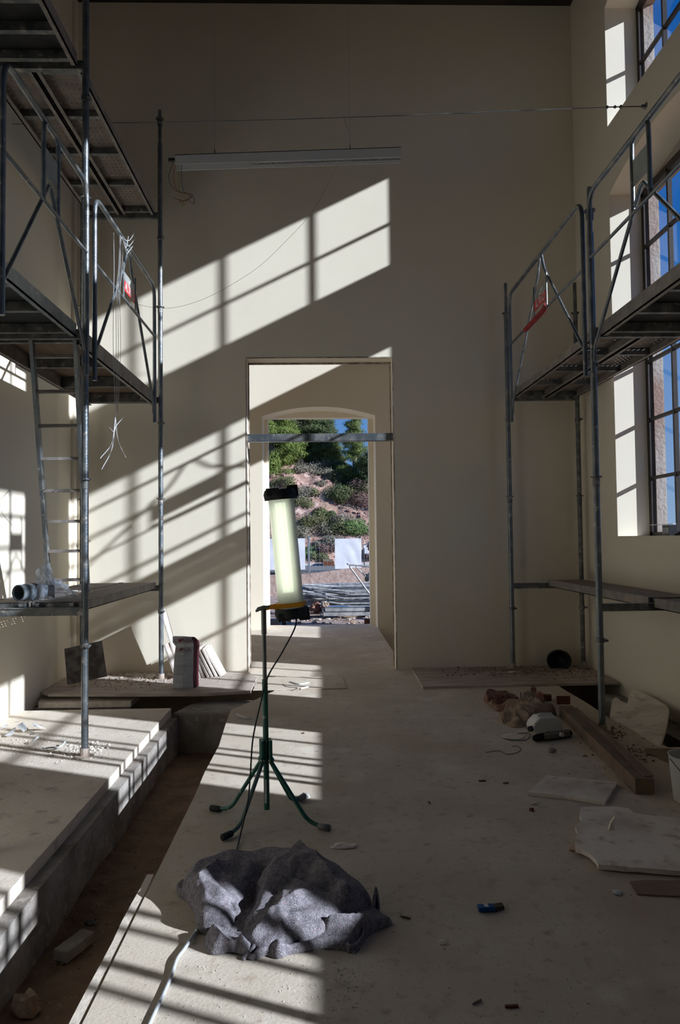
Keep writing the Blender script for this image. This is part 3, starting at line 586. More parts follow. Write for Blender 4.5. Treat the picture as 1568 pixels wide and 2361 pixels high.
def ribbon(mb, pts, h, th=.004):
    p = smoothpath(pts, 6); n_ = len(p); hs = h if isinstance(h, list) else [h]*len(pts); vs = []
    for i in range(n_):
        t_ = i/(n_-1)*(len(hs)-1); k_ = min(int(t_), len(hs)-1); h0 = hs[k_]+(hs[min(k_+1, len(hs)-1)]-hs[k_])*(t_-k_)
        tg = p[min(i+1, n_-1)]-p[max(i-1, 0)]; d_ = tg.cross(Vector((0, 0, 1))).normalized()*th
        vs += [p[i]-d_, p[i]+d_, p[i]+d_+Vector((0, 0, h0)), p[i]-d_+Vector((0, 0, h0))]
    mb.add(vs, [(i*4+k, i*4+(k+1) % 4, i*4+4+(k+1) % 4, i*4+4+k) for i in range(n_-1) for k in range(4)]+[(0, 1, 2, 3), tuple(4*(n_-1)+k for k in (3, 2, 1, 0))])
ribbon(bm_, [Zp(848, 2128, .0), Zp(860, 2118, .0), Zp(868, 2106, .0), Zp(874, 2112, 0)], [.03, .06, .10, .05])
ribbon(bm_, [Zp(812, 2140, .01), Zp(822, 2150, .01), Zp(838, 2162, .008), Zp(836, 2176, .004), Zp(822, 2192, 0), Zp(806, 2197, 0), Zp(800, 2188, 0), Zp(815, 2180, 0), Zp(826, 2176, 0), Zp(828, 2188, 0), Zp(815, 2200, 0)], [.05, .045, .035, .03, .026, .03, .03, .03, .026, .02, .01])
ribbon(bm_, [Zp(560, 2215, 0), Zp(585, 2200, 0), Zp(600, 2186, 0), Zp(640, 2184, 0)], [.01, .03, .045, .03])
tag(bm_.build('blanket', 'blanket', smooth=True), 'crumpled grey felt moving blanket lying on the floor in front of the tripod', 'blanket')

# ------------------------------------------------------------------ items on the low left platform
g = thing('drain_pipe', 'short grey-blue plastic drain pipe with socket on the low left platform', 'pipe', Yp(70, 1372, 5.29))
a = Yp(42, 1361, 5.24); b_ = Yp(96, 1352, 5.45); ax = (b_-a).normalized(); zc = 1.018+.060
a.z = zc; b_.z = zc; ax = (b_-a).normalized(); Lp = (b_-a).length
MB().lathe([(0, .050), (0, .057), (.035, .057), (.045, .052), (.06, .060), (.14, .060), (.155, .055), (Lp+.02, .055), (Lp+.02, .046), (.0, .046)], a, ax, 28).build('pipe_body', 'plastic_pipe', g, smooth=True)
MB().lathe([(.13, .0585), (.13, .0625), (.15, .0625), (.15, .0585)], a, ax, 28).build('socket_ring', 'plastic_pipe', g, smooth=True)
MB().lathe([(.02, 0), (.02, .047)], a+ax*.10, ax, 24).build('bore_shade', 'pipe_black', g)  # black disc paints the shade inside the hollow pipe
a2 = b_+ax*.03+Vector((.02, 0, -.005)); MB().lathe([(0, .040), (0, .05), (.05, .05), (.05, .04)], a2, (1, .4, 0), 20).build('dark_fitting', 'pipe_black', g, smooth=True)
pb = MB(); cb_ = Yp(128, 1374, 5.38); nu, nv = 40, 24; vs = []
for j in range(nv+1):
    for i in range(nu):
        u = 2*PI*i/nu; v = j/nv; h = .17*math.sin(v*PI/2)**.8*(1+.35*math.cos(u+2.6)); rad = (1-v)**.7*.15+.008
        q = noise.noise(Vector((math.cos(u)*2, math.sin(u)*2, v*4+3))); q3 = noise.noise(Vector((math.cos(u)*6, math.sin(u)*6, v*9)))
        vs.append((cb_.x+math.cos(u)*rad*(1+.5*q+.25*q3)-.03*v, cb_.y+math.sin(u)*rad*.8*(1+.5*q+.25*q3), 1.020+max(0, h*(1+.3*q+.25*q3))))
pb.add(vs, [(j*nu+i, j*nu+(i+1) % nu, (j+1)*nu+(i+1) % nu, (j+1)*nu+i) for j in range(nv) for i in range(nu)])
tag(pb.build('plastic_bag', 'clear_film', smooth=False), 'crumpled clear plastic bag lying beside the drain pipe', 'plastic bag')
for k, (px_, py_) in enumerate(((188, 1350), (205, 1352), (170, 1362))):
    q = Zp(px_, py_, 1.019); tag(MB().obox(q, (.05-.01*k, .01, .0), (-.01, .035, 0), (0, 0, .0015)).build('paper_scrap', 'paper_white'), ['white paper scrap on the low left platform, rear one', 'white paper scrap on the low left platform by the pole', 'white paper scrap on the low left platform next to the bag'][k], 'paper scrap', 'paper scraps on the platform')

# ------------------------------------------------------------------ boards and slabs over the left cross trench
def plate(name, pts, z, th, m, label, cat, parent=None, seed=0, jag=0, grp=None, bevel=0):
    poly = []
    n_ = len(pts)
    for i in range(n_):
        a = Vector(pts[i]); b_ = Vector(pts[(i+1) % n_]); poly.append(a)
        if jag:
            L__ = (b_-a).length; kN = max(1, int(L__/.05)); nrm = Vector((-(b_-a).y, (b_-a).x, 0)).normalized()
            for k in range(1, kN): q = a.lerp(b_, k/kN); poly.append(q+nrm*jag*noise.noise(Vector((q.x*9+seed, q.y*9, 0))))
    mb = MB(); mb.prism([(p.x, p.y, z) for p in poly], (0, 0, -th)); o = mb.build(name, m, parent, bevel=bevel)
    if parent is None: tag(o, label, cat, grp)
    return o
fz = .018
A = [Zp(112, 1600, fz), Zp(320, 1600, fz), Zp(470, 1599, fz), Zp(578, 1593, fz)]
plate('dusty_board', [A[0], A[1], A[2], A[3], (Zp(592, 1562, fz)), Vector((-.82, D-.01, fz)), Vector((XL+.02, D-.01, fz)), Vector((XL+.01, A[0].y+.12, fz))], fz, .025, 'plank_dusty', 'large dusty board over the left trench carrying the bag and tiles', 'board', jag=.006)
plate('thin_sheet', [Zp(583, 1591, .008), Zp(640, 1590, .008), Zp(727, 1588, .008), Zp(800, 1586, .008), Zp(790, 1563, .008), Zp(730, 1561, .008), Zp(600, 1561, .008)], .008, .006, 'concrete_floor', 'thin square sheet lying on the floor in front of the doorway', 'sheet', jag=.003)
zz = -.045
plate('stone_plank', [Zp(88, 1620, zz), Zp(200, 1619, zz), Zp(302, 1617, zz), Zp(322, 1601, zz), Zp(100, 1600, zz)], zz, .05, 'slab_stone', 'pale stone plank spanning the left trench below the dusty board', 'stone plank', jag=.01)
plate('stone_plank', [Zp(64, 1633, -.10), Zp(200, 1628, -.10), Zp(300, 1628, -.10), Zp(302, 1618, -.10), Zp(88, 1618, -.10)], -.10, .05, 'rough_concrete', 'rough broken stone plank lowest under the left trench cover', 'stone plank', jag=.02)
# steel plate leaning on the back wall
p0_, p1_, p3_ = Yp(148, 1496, 7.46), Yp(235, 1477, 7.56), Yp(155, 1578, 7.34); n_ = (p1_-p0_).cross(p3_-p0_).normalized()
def planept(px_, py_, p0_, n_): v = _ray(px_, py_); return CP+v*((p0_-CP).dot(n_)/v.dot(n_))
p = [p0_, p1_, planept(247, 1559, p0_, n_), p3_]
tag(MB().prism(p, n_*(.012 if n_.y > 0 else -.012)).build('steel_plate', 'rust_plate'), 'square stained dark plate leaning against the back wall by the corner', 'plate')
# plank leaning behind the pole
a = Yp(404, 1512, 7.63); t_ = Yp(371, 1407, 7.61); dy_ = Vector((.0, .23, 0)); dr = t_-a; th_ = Vector((dr.z, 0, -dr.x)).normalized()*.016
tag(MB().prism([a, a+dy_, t_+dy_, t_], -th_).build('leaning_board', 'terracotta_pale'), 'long pale board leaning behind the thin pole, above the cement sack', 'board')
# cement sack
g = thing('cement_sack', 'white paper sack of lime with dark red lettering and red side', 'sack', Zp(428, 1587, fz))
yS = Zp(428, 1587, fz).y; rows = []
prof = [(1587, 398, 446, 457), (1560, 399, 445, 455), (1530, 401, 446, 452), (1512, 402, 446, 450), (1490, 405, 447, 450), (1481, 398, 446, 451), (1468, 398, 441, 447)]
mbf, mbs, mbt = MB(), MB(), MB(); V_ = []
for i, (py_, xa_, xb_, xc_) in enumerate(prof):
    yy = yS+[0, .0, .005, .0, .008, -.004, .0][i]; a = Yp(xa_, py_, yy); b_ = Yp(xb_, py_, yy); c_ = b_+Vector((.035, .11, .0)); d_ = a+Vector((.02, .11, 0))
    if i == len(prof)-1: c_ = b_+Vector((.025, .05, -.01)); d_ = a+Vector((.01, .05, 0))
    V_.append([a, a.lerp(b_, .5)+Vector((0, -.022, 0)), b_, c_, (c_+d_)/2+Vector((0, .02, 0)), d_])
for i in range(len(V_)-1):
    A_, B_ = V_[i], V_[i+1]; n6 = 6
    for k in range(6):
        (mbs if k == 2 else mbt if k == 5 else mbf).add([A_[k], A_[(k+1) % 6], B_[(k+1) % 6], B_[k]], [(0, 1, 2, 3)])
mbf.add(V_[-1], [tuple(range(6))]); mbf.build('front_paper', 'sack_paper', g, smooth=True); mbs.build('side_gusset', 'paper_red', g); mbt.build('side_gusset', 'paper_red', g)
def sackface(px_, py_): return Yp(px_, py_, yS-.0255)
text('sack_lettering', 'C\u25CFM-CAL'.replace('\u25CF', 'O'), .052, sackface(424, 1477), (1, 0, 0), (0, 0, 1), 'print_red', g, sx=.78)
text('sack_lettering', 'COM-CAL', .045, sackface(424, 1498), (1, .02, 0), (0, 0, 1), 'print_red', g, sx=.72)
dd = MB()
for (px_, py_, r_) in ((415.5, 1477, .012), (417.5, 1498, .011)): q = sackface(px_, py_); dd.lathe([(0, 0), (0, r_)], q+Vector((0, -.001, 0)), (0, -1, 0), 14)
dd.build('sack_lettering', 'print_red', g)
ln = MB()
for k, py_ in enumerate((1483, 1504, 1513, 1518, 1523, 1527, 1534, 1537, 1540, 1546, 1553, 1556, 1568, 1574)):
    q = sackface(404 if k > 1 else 406, py_); ln.box(q.x, q.x+[.17, .13, .10, .08, .15, .05, .12, .16, .10, .15, .14, .08, .05, .12][k], q.y-.0018, q.y-.0008, q.z-.0028, q.z+.0014)
ln.build('small_print', 'print_grey', g)
# stack of tiles leaning on the wall
for k, (xb, xt, py_b, w_, m_) in enumerate(((462, 440, 1577, .20, 'terracotta'), (470, 446, 1577, .2, 'terracotta'), (481, 449, 1577, .22, 'terracotta'), (490, 458, 1577, .24, 'terracotta'), (500, 470, 1574, .25, 'terracotta_pale'), (511, 476, 1570, .25, 'terracotta_pale'))):
    yb = 7.62+.02*k; a = Yp(xb, py_b, yb); a.z = fz+.003; t_ = Yp(xt-2, 1492+1*k, yb+.0)
    dy_ = Vector((.03, .17, .0)); dr = (t_-a); th_ = Vector((dr.z, 0, -dr.x)).normalized()*.017
    tag(MB().prism([a, a+dy_, t_+dy_+Vector((0, 0, .03)), t_+Vector((0, 0, .0))], -th_).build('clay_tile', m_), ['clay tile next to the lime sack, hidden deepest in the leaning row', 'second clay tile from the sack in the leaning row', 'third clay tile from the sack in the leaning row', 'fourth tile from the sack, before the pale ones', 'pale tile, second from the right of the leaning row', 'palest outermost tile at the right of the leaning row'][k], 'tile', 'tiles leaning by the sack')
for k, (xb, xt) in enumerate(((402, 376), (406, 383))):
    a = Yp(xb, 1560, 7.55+.08*k); t_ = Yp(xt, 1487, 7.57+.08*k); dy_ = Vector((.06, .16, 0)); dr = t_-a; th_ = Vector((dr.z, 0, -dr.x)).normalized()*.018
    tag(MB().prism([a, a+dy_, t_+dy_+Vector((0, 0, .01)), t_], th_).build('clay_tile', 'terracotta'), ['clay tile leaning between pole and sack, front one', 'clay tile leaning between pole and sack, rear one'][k], 'tile', 'tiles leaning by the sack')

# ------------------------------------------------------------------ right-hand side
fz2 = .022
plate('covering_board', [Zp(975, 1583, fz2), Zp(1150, 1579, fz2), Zp(1300, 1576, fz2), Zp(1426, 1573, fz2), Vector((XR-.015, Zp(1426, 1573, fz2).y+.25, fz2)), Vector((XR-.015, D-.012, fz2)), Vector((.97, D-.012, fz2))], fz2, .022, 'plank_dusty', 'large board covering the right trench along the back wall', 'board', jag=.004)
plate('stone_ledge', [Vector((2.66, 5.3, -.10)), Vector((XR-.014, 5.3, -.10)), Vector((XR-.014, 7.1, -.10)), Vector((2.66, 7.1, -.10))], -.10, .32, 'rough_concrete', 'concrete ledge along the right wall inside the trench', 'ledge', jag=.01)
# broken slabs leaning over the right trench
def leaning(px_pts, y_of, th, m, name, label, cat, off=None):
    P = [y_of(*q) for q in px_pts]; nn = (P[1]-P[0]).cross(P[-1]-P[0]).normalized()*th
    if off is not None: nn = Vector(off)
    o = MB().prism(P, nn).build(name, m, bevel=.004); tag(o, label, cat); return o
# plane through three points of the big slab: foot on the floor, top against the wall
def planept(px_, py_, p0_, n_): v = _ray(px_, py_); return CP+v*((p0_-CP).dot(n_)/v.dot(n_))
f0 = Zp(1525, 1724, 0); f1 = Zp(1412, 1664, 0); tp = Xp(1542, 1628, XR-.10); n_ = (f1-f0).cross(tp-f0).normalized()
big = [(1406, 1652), (1411, 1614), (1420, 1606), (1432, 1616), (1446, 1621), (1452, 1600), (1458, 1586), (1500, 1604), (1537, 1626), (1543, 1636), (1535, 1680), (1521, 1723), (1500, 1712), (1470, 1690), (1440, 1672)]
P_ = [planept(a, b_, f0, n_) for a, b_ in big]; nd = n_*.03 if n_.x > 0 else -n_*.03
tag(MB().prism(P_, nd).build('broken_slab', 'gypsum', bevel=.003), 'large broken plaster slab leaning against the right wall over the trench', 'broken slab')
plate('plaster_sheet', [Zp(1487, 1725, .012), Zp(1493, 1737, .012), Zp(1515, 1742, .012), Zp(1530, 1750, .012), Zp(1566, 1764, .012), Zp(1640, 1775, .012), Zp(1620, 1727, .012)], .012, .012, 'cardboard', 'flat tan board piece at the right edge below the leaning slab', 'board', jag=.008)
# timber beam
a = Zp(1478, 1832, .0); b_ = Zp(1292, 1650, .0)
H_ = .085; A0, A1 = Zp(1464, 1830, 0), Zp(1500, 1828, 0); B0, B1 = Zp(1288, 1648, 0), Zp(1318, 1643, 0)
A0 = Zp(1465, 1832, 0); A1 = Zp(1500, 1829, 0); d_ = (Zp(1290, 1652, 0)-A0); wv = (A1-A0); B0 = A0+d_; wn = (wv-d_*(wv.dot(d_)/d_.dot(d_))).normalized()*.105
g = thing('timber_beam', 'long wooden beam lying diagonally on the floor at the right', 'beam', (A0+B0)/2)
bmn = MB(); q = [A0, A0+wn, B0+wn, B0]; bmn.prism([(v.x, v.y, .002) for v in q][::-1], (0, 0, H_)); bmn.build('beam_body', 'timber', g, bevel=.003)
sh = [A0+wn*.55+d_*.02, A0+wn*1.12+d_*.02, A0+wn*1.2+d_*.5, A0+wn*1.1+d_*.95, A0+wn*.85+d_*.95, A0+wn*.8+d_*.45]
MB().prism([(v.x, v.y, H_+.004) for v in sh][::-1], (0, 0, .004)).build('cardboard_strip', 'cardboard', g)
bk = B0+wn*.4+d_.normalized()*.04
tag(MB().obox(Vector((bk.x, bk.y, H_+.035)), wn*.5, d_.normalized()*.012, (0, 0, .032)).build('wood_offcut', 'brick_brown'), 'small brown offcut standing on the far end of the timber beam', 'offcut')
q = Zp(1258, 1608, .025); tag(MB().obox(q, (.045, -.02, 0), (.012, .03, 0), (0, 0, .025)).build('brick_fragment', 'brick_brown', bevel=.006), 'brown brick fragment on the floor behind the paper sack', 'brick')
# jerry can
cX = Zp(1258, 1694, 0); g = thing('jerry_can', 'white plastic jerry can lying on its side with a black cap', 'jerry can', cX)
ux = Vector((1, .12, 0)).normalized(); uy = Vector((-.12, 1, 0)).normalized(); c0 = Vector((cX.x+.01, cX.y+.05, 0))
def jc(u, v, z_): return c0+ux*u+uy*v+Vector((0, 0, z_))
pr = [(-.10, .015), (-.115, .05), (-.10, .085), (-.055, .125), (.075, .125), (.10, .105), (.115, .07), (.115, .02), (.10, .004), (-.085, .004)]
m_ = MB(); m_.prism([jc(u, -.055, z_) for u, z_ in pr], uy*.13); m_.build('can_body', 'plastic_white', g, bevel=.014, smooth=True)
MB().cyl(jc(-.11, -.03, .045), jc(-.135, -.045, .045), .02, 18).build('cap', 'black_rubber', g)
MB().tube(fillet([jc(-.05, 0, .122), jc(-.04, 0, .138), jc(.05, 0, .138), jc(.06, 0, .122)], .012), .009, 10).build('handle', 'plastic_white', g, smooth=True)
# scrubbing brush
bA = Zp(1232, 1712, 0); bB = Zp(1322, 1700, 0); ax = (bB-bA).normalized(); wy = Vector((-ax.y, ax.x, 0)); mid = (bA+bB)/2; g = thing('scrubbing_brush', 'long-handled brush with black bristles in front of the jerry can', 'brush', mid)
MB().obox(mid+Vector((0, 0, .035))+ax*.02-wy*.012, ax*.11, wy*.006, Vector((0, 0, .022))).build('brush_back', 'grey_metal', g, bevel=.005)
m_ = MB()
for k in range(26):
    q = mid-ax*.14+ax*.28*k/25+wy*.012; m_.blob(q+Vector((0, 0, .028)), .026, k, .5, 7, 5)
m_.build('bristles', 'bristle_black', g)
q = mid+ax*.04-wy*.02+Vector((0, 0, .038)); MB().cyl(q, q-wy*.025+Vector((0, 0, .003)), .014, 14).build('handle_socket', 'plastic_white', g)
# crumpled paper sacks
def crumple(name, px_out, ctrlp, m, label, cat, seed, amp=.03, grp=None):
    mb = MB(); poly_surface(mb, [Zp(a, b_, 0) for a, b_ in px_out], cpx(ctrlp), seed, .004, amp=amp, nr=14, na=70, rim=.001); return tag(mb.build(name, m), label, cat, grp)
crumple('paper_sack', [(1115, 1616), (1122, 1603), (1150, 1604), (1185, 1610), (1200, 1622), (1190, 1640), (1150, 1642), (1128, 1628)], [(1140, 1612, .05), (1165, 1620, .06), (1185, 1618, .05)], 'sack_red', 'crumpled red and tan paper sack with faded print, left of the pair', 'paper sack', 2, .06)
crumple('paper_sack', [(1146, 1660), (1160, 1645), (1200, 1630), (1215, 1610), (1232, 1612), (1250, 1640), (1285, 1655), (1250, 1662), (1215, 1675), (1185, 1678), (1160, 1668)], [(1180, 1655, .04), (1220, 1625, .11), (1235, 1640, .08), (1200, 1660, .06)], 'sack', 'crumpled tan paper sack lying behind the jerry can', 'paper sack', 5, .07)
crumple('paper_sack', [(1222, 1608), (1230, 1606), (1242, 1622), (1258, 1636), (1250, 1640), (1228, 1626)], [(1232, 1615, .12), (1245, 1630, .08)], 'sack_red', 'small dark red torn sack piece standing behind the tan sack', 'paper sack', 8, .05)
q = Zp(1190, 1636, .03); tag(MB().cyl(q, q+Vector((.02, -.02, .0)), .022, 18, .02).lathe([(0, 0), (0, .017)], q+Vector((.021, -.021, 0)), (.7, -.7, 0), 14).build('pipe_offcut', 'plastic_white'), 'short white pipe offcut lying on the crumpled sacks', 'pipe offcut')
q = Zp(1201, 1622, .0); tag(MB().cyl(q, q+Vector((.01, .03, .09)), .006, 8).build('metal_pin', 'galv_dark'), 'thin metal pin sticking up behind the crumpled sacks', 'pin')
c_ = Zp(1184, 1698, .003); m_ = MB().lathe([(0, .0), (.003, .075), (-.001, .078)], c_, (0, 0, 1), 32); tag(m_.build('round_lid', 'gypsum'), 'flat grey round lid lying on the floor left of the jerry can', 'lid')
tag(MB().tube(smoothpath([Zp(1160, 1702, .004), Zp(1180, 1707, .004), Zp(1215, 1705, .004), Zp(1220, 1690, .006), Zp(1190, 1692, .004)]), .0025, 6).build('bent_wire', 'wire_dark'), 'bent dark wire beside the round lid', 'wire')
tag(MB().tube(smoothpath([Zp(1120, 1735, .004), Zp(1150, 1731, .004), Zp(1170, 1739, .005), Zp(1195, 1734, .004), Zp(1200, 1725, .004), Zp(1190, 1720, .006), Zp(1180, 1721, .004)]), .0022, 6).build('bent_wire', 'wire_dark'), 'twisted dark wire in front of the round lid', 'wire')
tag(MB().blob(Zp(1271, 1729, .015), .025, 3, .6, 10, 7, (1.2, 1, .6)).build('mortar_lump', 'rubble'), 'rounded mortar lump in front of the brush', 'stone')
# white boards lying on the floor
plate('gypsum_board', [Zp(1217, 1826, .02), Zp(1300, 1834, .02), Zp(1394, 1849, .02), Zp(1425, 1803, .02), Zp(1340, 1795, .02), Zp(1261, 1787, .02)], .02, .018, 'gypsum', 'small pale plasterboard piece lying flat beside the timber beam', 'plasterboard', jag=.004)
big = plate('gypsum_board', [Zp(a, b_, .03) for a, b_ in ((1338, 1860), (1368, 1860), (1420, 1859), (1450, 1864), (1462, 1874), (1520, 1881), (1568, 1886), (1660, 1895), (1680, 2016), (1568, 2008), (1470, 2000), (1380, 1993), (1374, 1982), (1360, 1968), (1340, 1958), (1326, 1955), (1326, 1935), (1332, 1920), (1326, 1905), (1340, 1888))], .03, .02, 'gypsum', 'large broken white plasterboard sheet at the right picture edge', 'plasterboard', jag=.012, seed=3)
plate('gypsum_fragment', [Zp(1313, 1958, .012), Zp(1322, 1938, .012), Zp(1330, 1940, .012), Zp(1332, 1958, .012)], .012, .010, 'gypsum_edge', 'small broken piece sticking out under the large plasterboard', 'fragment')
q = Zp(1413, 1915, .03); tag(MB().prism([q+Vector((-.02, 0, 0)), q+Vector((.012, .01, 0)), q+Vector((.014, .005, .06)), q+Vector((-.008, 0, .035))], (.0, .012, .003)).build('gypsum_fragment', 'plaster'), 'upright yellowish chip standing on the large plasterboard', 'fragment')
plate('cardboard_piece', [Zp(1452, 2032, .008), Zp(1470, 2060, .008), Zp(1540, 2064, .008), Zp(1660, 2068, .008), Zp(1650, 2028, .008), Zp(1568, 2030, .008), Zp(1480, 2029, .008)], .008, .007, 'cardboard', 'torn flat cardboard below the large plasterboard at the right edge', 'cardboard', jag=.008)
c_ = Zp(1600, 1850, 0); g = thing('bucket', 'white plastic bucket cut off by the right picture edge', 'bucket', c_)
MB().lathe([(0, 0), (0, .09), (.01, .10), (.24, .12), (.25, .125), (.25, .118), (.015, .095)], c_, (0, 0, 1), 32).build('bucket_body', 'plastic_white', g, smooth=True)
MB().tube(smoothpath([c_+Vector((-.125, 0, .235)), c_+Vector((-.08, -.1, .16)), c_+Vector((0, -.14, .12)), c_+Vector((.08, -.1, .16)), c_+Vector((.125, 0, .235))]), .003, 6).build('bail', 'galv', g)
# black helmet-like tub lying against the back wall
c_ = Yp(1289, 1518, 7.8); c_.z = fz2+.085; g = thing('hard_hat', 'black hard hat lying on its side against the back wall at the right', 'hard hat', (c_.x, c_.y, fz2))
prf = [(0, .118), (.012, .128), (.02, .105), (.06, .100), (.10, .082), (.13, .05), (.145, 0)]
MB().lathe(prf, c_, (.25, .8, .25), 28).build('shell', 'black_rubber', g, smooth=True); MB().lathe([(0, .118), (.05, .09), (.11, .05), (.125, 0)], c_, (.25, .8, .25), 28).build('lining', 'pipe_black', g, smooth=True)
# blue paint brush
a = Zp(1102, 2094, .012); b_ = Zp(1140, 2092, .012); c_ = Zp(1160, 2089, .010); ax = (b_-a).normalized(); wy = Vector((-ax.y, ax.x, 0)); g = thing('paint_brush', 'small paint brush with blue handle lying on the dark floor', 'paint brush', a)
MB().obox((a+b_)/2, (b_-a)/2, wy*.017, (0, 0, .009)).build('handle', 'blue_paint', g, bevel=.004); MB().obox((b_+c_)/2, (c_-b_)/2, wy*.015, (0, 0, .007)).build('bristles', 'bristle', g)
MB().obox((a+b_)/2+Vector((0, 0, .0095)), (b_-a)*.12, wy*.012, (0, 0, .0006)).build('handle_sticker', 'paper_white', g)
# objects on the window sill
q = Xp(1532, 1228, 3.12); q.z = 1.431; g = thing('black_box', 'small black box standing on the sill of the lower right window', 'box', q)
MB().box(q.x-.02, q.x+.06, q.y-.13, q.y+.0, 1.431, 1.431+.095).build('box_body', 'pipe_black', g, bevel=.003)
st = MB()
for k in range(4): st.box(q.x-.0215, q.x-.020, q.y-.12+.03*k, q.y-.105+.03*k, 1.45, 1.50)
st.build('box_slots', 'sign_grey', g)
a = Xp(1494, 1202, 3.0); b_ = Xp(1568, 1196, 3.02); tag(MB().obox(Vector((3.06, q.y-.10, 1.53)), (.01, .24, .0), (.014, 0, 0), (0, 0, .003)).build('pale_lath', 'terracotta_pale'), 'thin pale lath balanced on the black box on the sill', 'lath')

# ------------------------------------------------------------------ small litter one could pick up
def chip(name, px_, py_, z, s_, m, label, cat, grp=None, sd_=0, sq=(1, 1, .35)):
    return tag(MB().blob(Zp(px_, py_, z+s_*.25), s_, sd_+px_, .7, 8, 5, sq).build(name, m), label, cat, grp)
chip('stone_chip', 792, 1949, 0, .035, 'gypsum', 'pale flat chip on the floor right of the tripod', 'chip', sq=(1.6, .7, .3))
chip('white_plug', 703, 1837, .0, .022, 'plastic_white', 'small white plastic plug beside the rear tripod leg', 'plug', sq=(1.2, .9, 1))
chip('plaster_flake', 1231, 1852, 0, .018, 'gypsum', 'small white flake left of the large plasterboard', 'chip')
chip('brick_crumb', 1226, 1868, 0, .014, 'brick_brown', 'small brown crumb left of the large plasterboard', 'crumb', sq=(1, 1, .8))
chip('paper_flake', 1424, 2058, 0, .02, 'paper_white', 'torn white paper flake near the flat cardboard', 'chip')
chip('plaster_flake', 1020, 2172, 0, .014, 'gypsum', 'tiny pale flake alone on the dark floor right of the blanket', 'chip')
chip('dark_stone', 210, 2126, -.38, .03, 'pipe_black', 'small black lump lying in the trench', 'stone')
chip('white_chip', 1180, 1550, fz2, .04, 'gypsum', 'white chip on the covering board by the right pole', 'chip', sq=(1.2, .8, .4))
q = Zp(172, 2180, -.37); tag(MB().obox(q, (.035, -.016, 0), (.035, .085, .0), (0, 0, .025)).build('brick', 'rough_concrete', bevel=.006), 'grey brick lying at the bottom of the near trench', 'brick')
chip('rock_lump', 58, 2318, -.38, .055, 'rubble_brown', 'brown rock in the trench at the lower left picture edge', 'stone', sq=(1, 1, .8))
tag(MB().tube(smoothpath([Zp(545, 1647, .004), Zp(565, 1655, .008), Zp(583, 1656, .004)]), .008, 6).build('white_strip', 'paper_white'), 'white curved strip on the floor left of the tripod pole', 'strip')
tag(MB().tube(smoothpath([Zp(668, 1572, .012), Zp(690, 1577, .016), Zp(713, 1574, .012)]), .007, 6).build('white_strip', 'paper_white'), 'white strip on the thin sheet before the doorway, rear one', 'strip')
tag(MB().tube(smoothpath([Zp(693, 1588, .012), Zp(712, 1583, .012)]), .008, 6).build('white_strip', 'paper_white'), 'white strip on the thin sheet before the doorway, front one', 'strip')
tag(MB().tube(smoothpath([Zp(652, 1577, .010), Zp(660, 1583, .010), Zp(685, 1586, .010), Zp(676, 1591, .010)]), .003, 6).build('dark_wire', 'wire_dark'), 'dark wire loop lying on the thin sheet before the doorway', 'wire')
for k, (a, b_, s_) in enumerate(((8, 1685, .035), (25, 1697, .04), (52, 1686, .045), (90, 1684, .05), (75, 1700, .03), (80, 1715, .03))):
    q = Zp(a, b_, -.045); m_ = MB(); u = Vector((math.cos(k*1.3), math.sin(k*1.3), .3)).normalized(); v = u.cross(Vector((0, 0, 1))).normalized()
    m_.prism([q-u*s_-v*s_*.6+Vector((0, 0, .02)), q+u*s_-v*s_*.5+Vector((0, 0, .03)), q+u*s_*.8+v*s_*.6+Vector((0, 0, .05)), q-u*s_*.7+v*s_*.7+Vector((0, 0, .02))], (0, 0, .002))
    tag(m_.build('paper_scrap', 'paper_white'), 'torn white paper scrap on the stone slab, '+['leftmost of all', 'beside the leftmost', 'upright amid the rubble', 'farthest right one', 'crumpled front one', 'nearest the viewer'][k], 'paper scrap', 'paper scraps on the stone slab')
tag(MB().tube(smoothpath([Zp(95, 1727, -.03), Zp(115, 1724, -.02), Zp(138, 1722, -.03), Zp(150, 1710, -.02)]), .006, 6).build('white_strip', 'cable_grey'), 'pale cable strip lying in the rubble on the left stone slab', 'strip')
for k, (a, b_) in enumerate(((1112, 1800), (1166, 1805), (990, 1850), (935, 2115), (1180, 2320), (1100, 2310), (700, 1690))):
    q = Zp(a, b_, .004); an = k*.8; tag(MB().obox(q, (math.cos(an)*.02, math.sin(an)*.01, 0), (-math.sin(an)*.005, .005, 0), (0, 0, .003)).build('wood_splinter', 'timber' if k % 2 else 'brick_brown'), 'tiny splinter on the concrete floor, '+['between the round lid and the small plasterboard', 'just left of the small plasterboard', 'in the open middle of the shaded floor', 'right of the blanket', 'at the bottom edge on the right', 'at the bottom edge, left of the other', 'in the sunlit patch behind the tripod'][k], 'splinter', 'splinters on the floor')

def scatter(name, regions, m, label, seed, zf=0.0):
    r_ = random.Random(seed); mb = MB()
    for (px_, py_, sx_, sy_, n_, smin, smax) in regions:
        for _ in range(int(n_*(2.6 if name == 'rubble' else 1))):
            a = r_.gauss(px_, sx_); b_ = r_.gauss(py_, sy_); q = Zp(a, b_, zf)
            if q.y > D-.04 or q.x < XL+.04 or q.x > XR-.04: continue
            s_ = (smin+(smax-smin)*r_.random()**4)*.62
            mb.blob(q+Vector((0, 0, s_*.3)), s_, r_.random()*50, .8, 5, 4, (1, .8+.4*r_.random(), .7))
    o = mb.build(name, m); tag(o, label, 'rubble', kind='stuff'); return o
scatter('grit', [(790, 2270, 25, 30, 90, .002, .009), (700, 2250, 50, 40, 130, .001, .005), (500, 2300, 60, 40, 110, .001, .004), (470, 2230, 20, 8, 16, .002, .006), (830, 2240, 40, 30, 60, .001, .005)], 'rubble_white', 'pale plaster grit strewn on the floor around the blanket', 1)
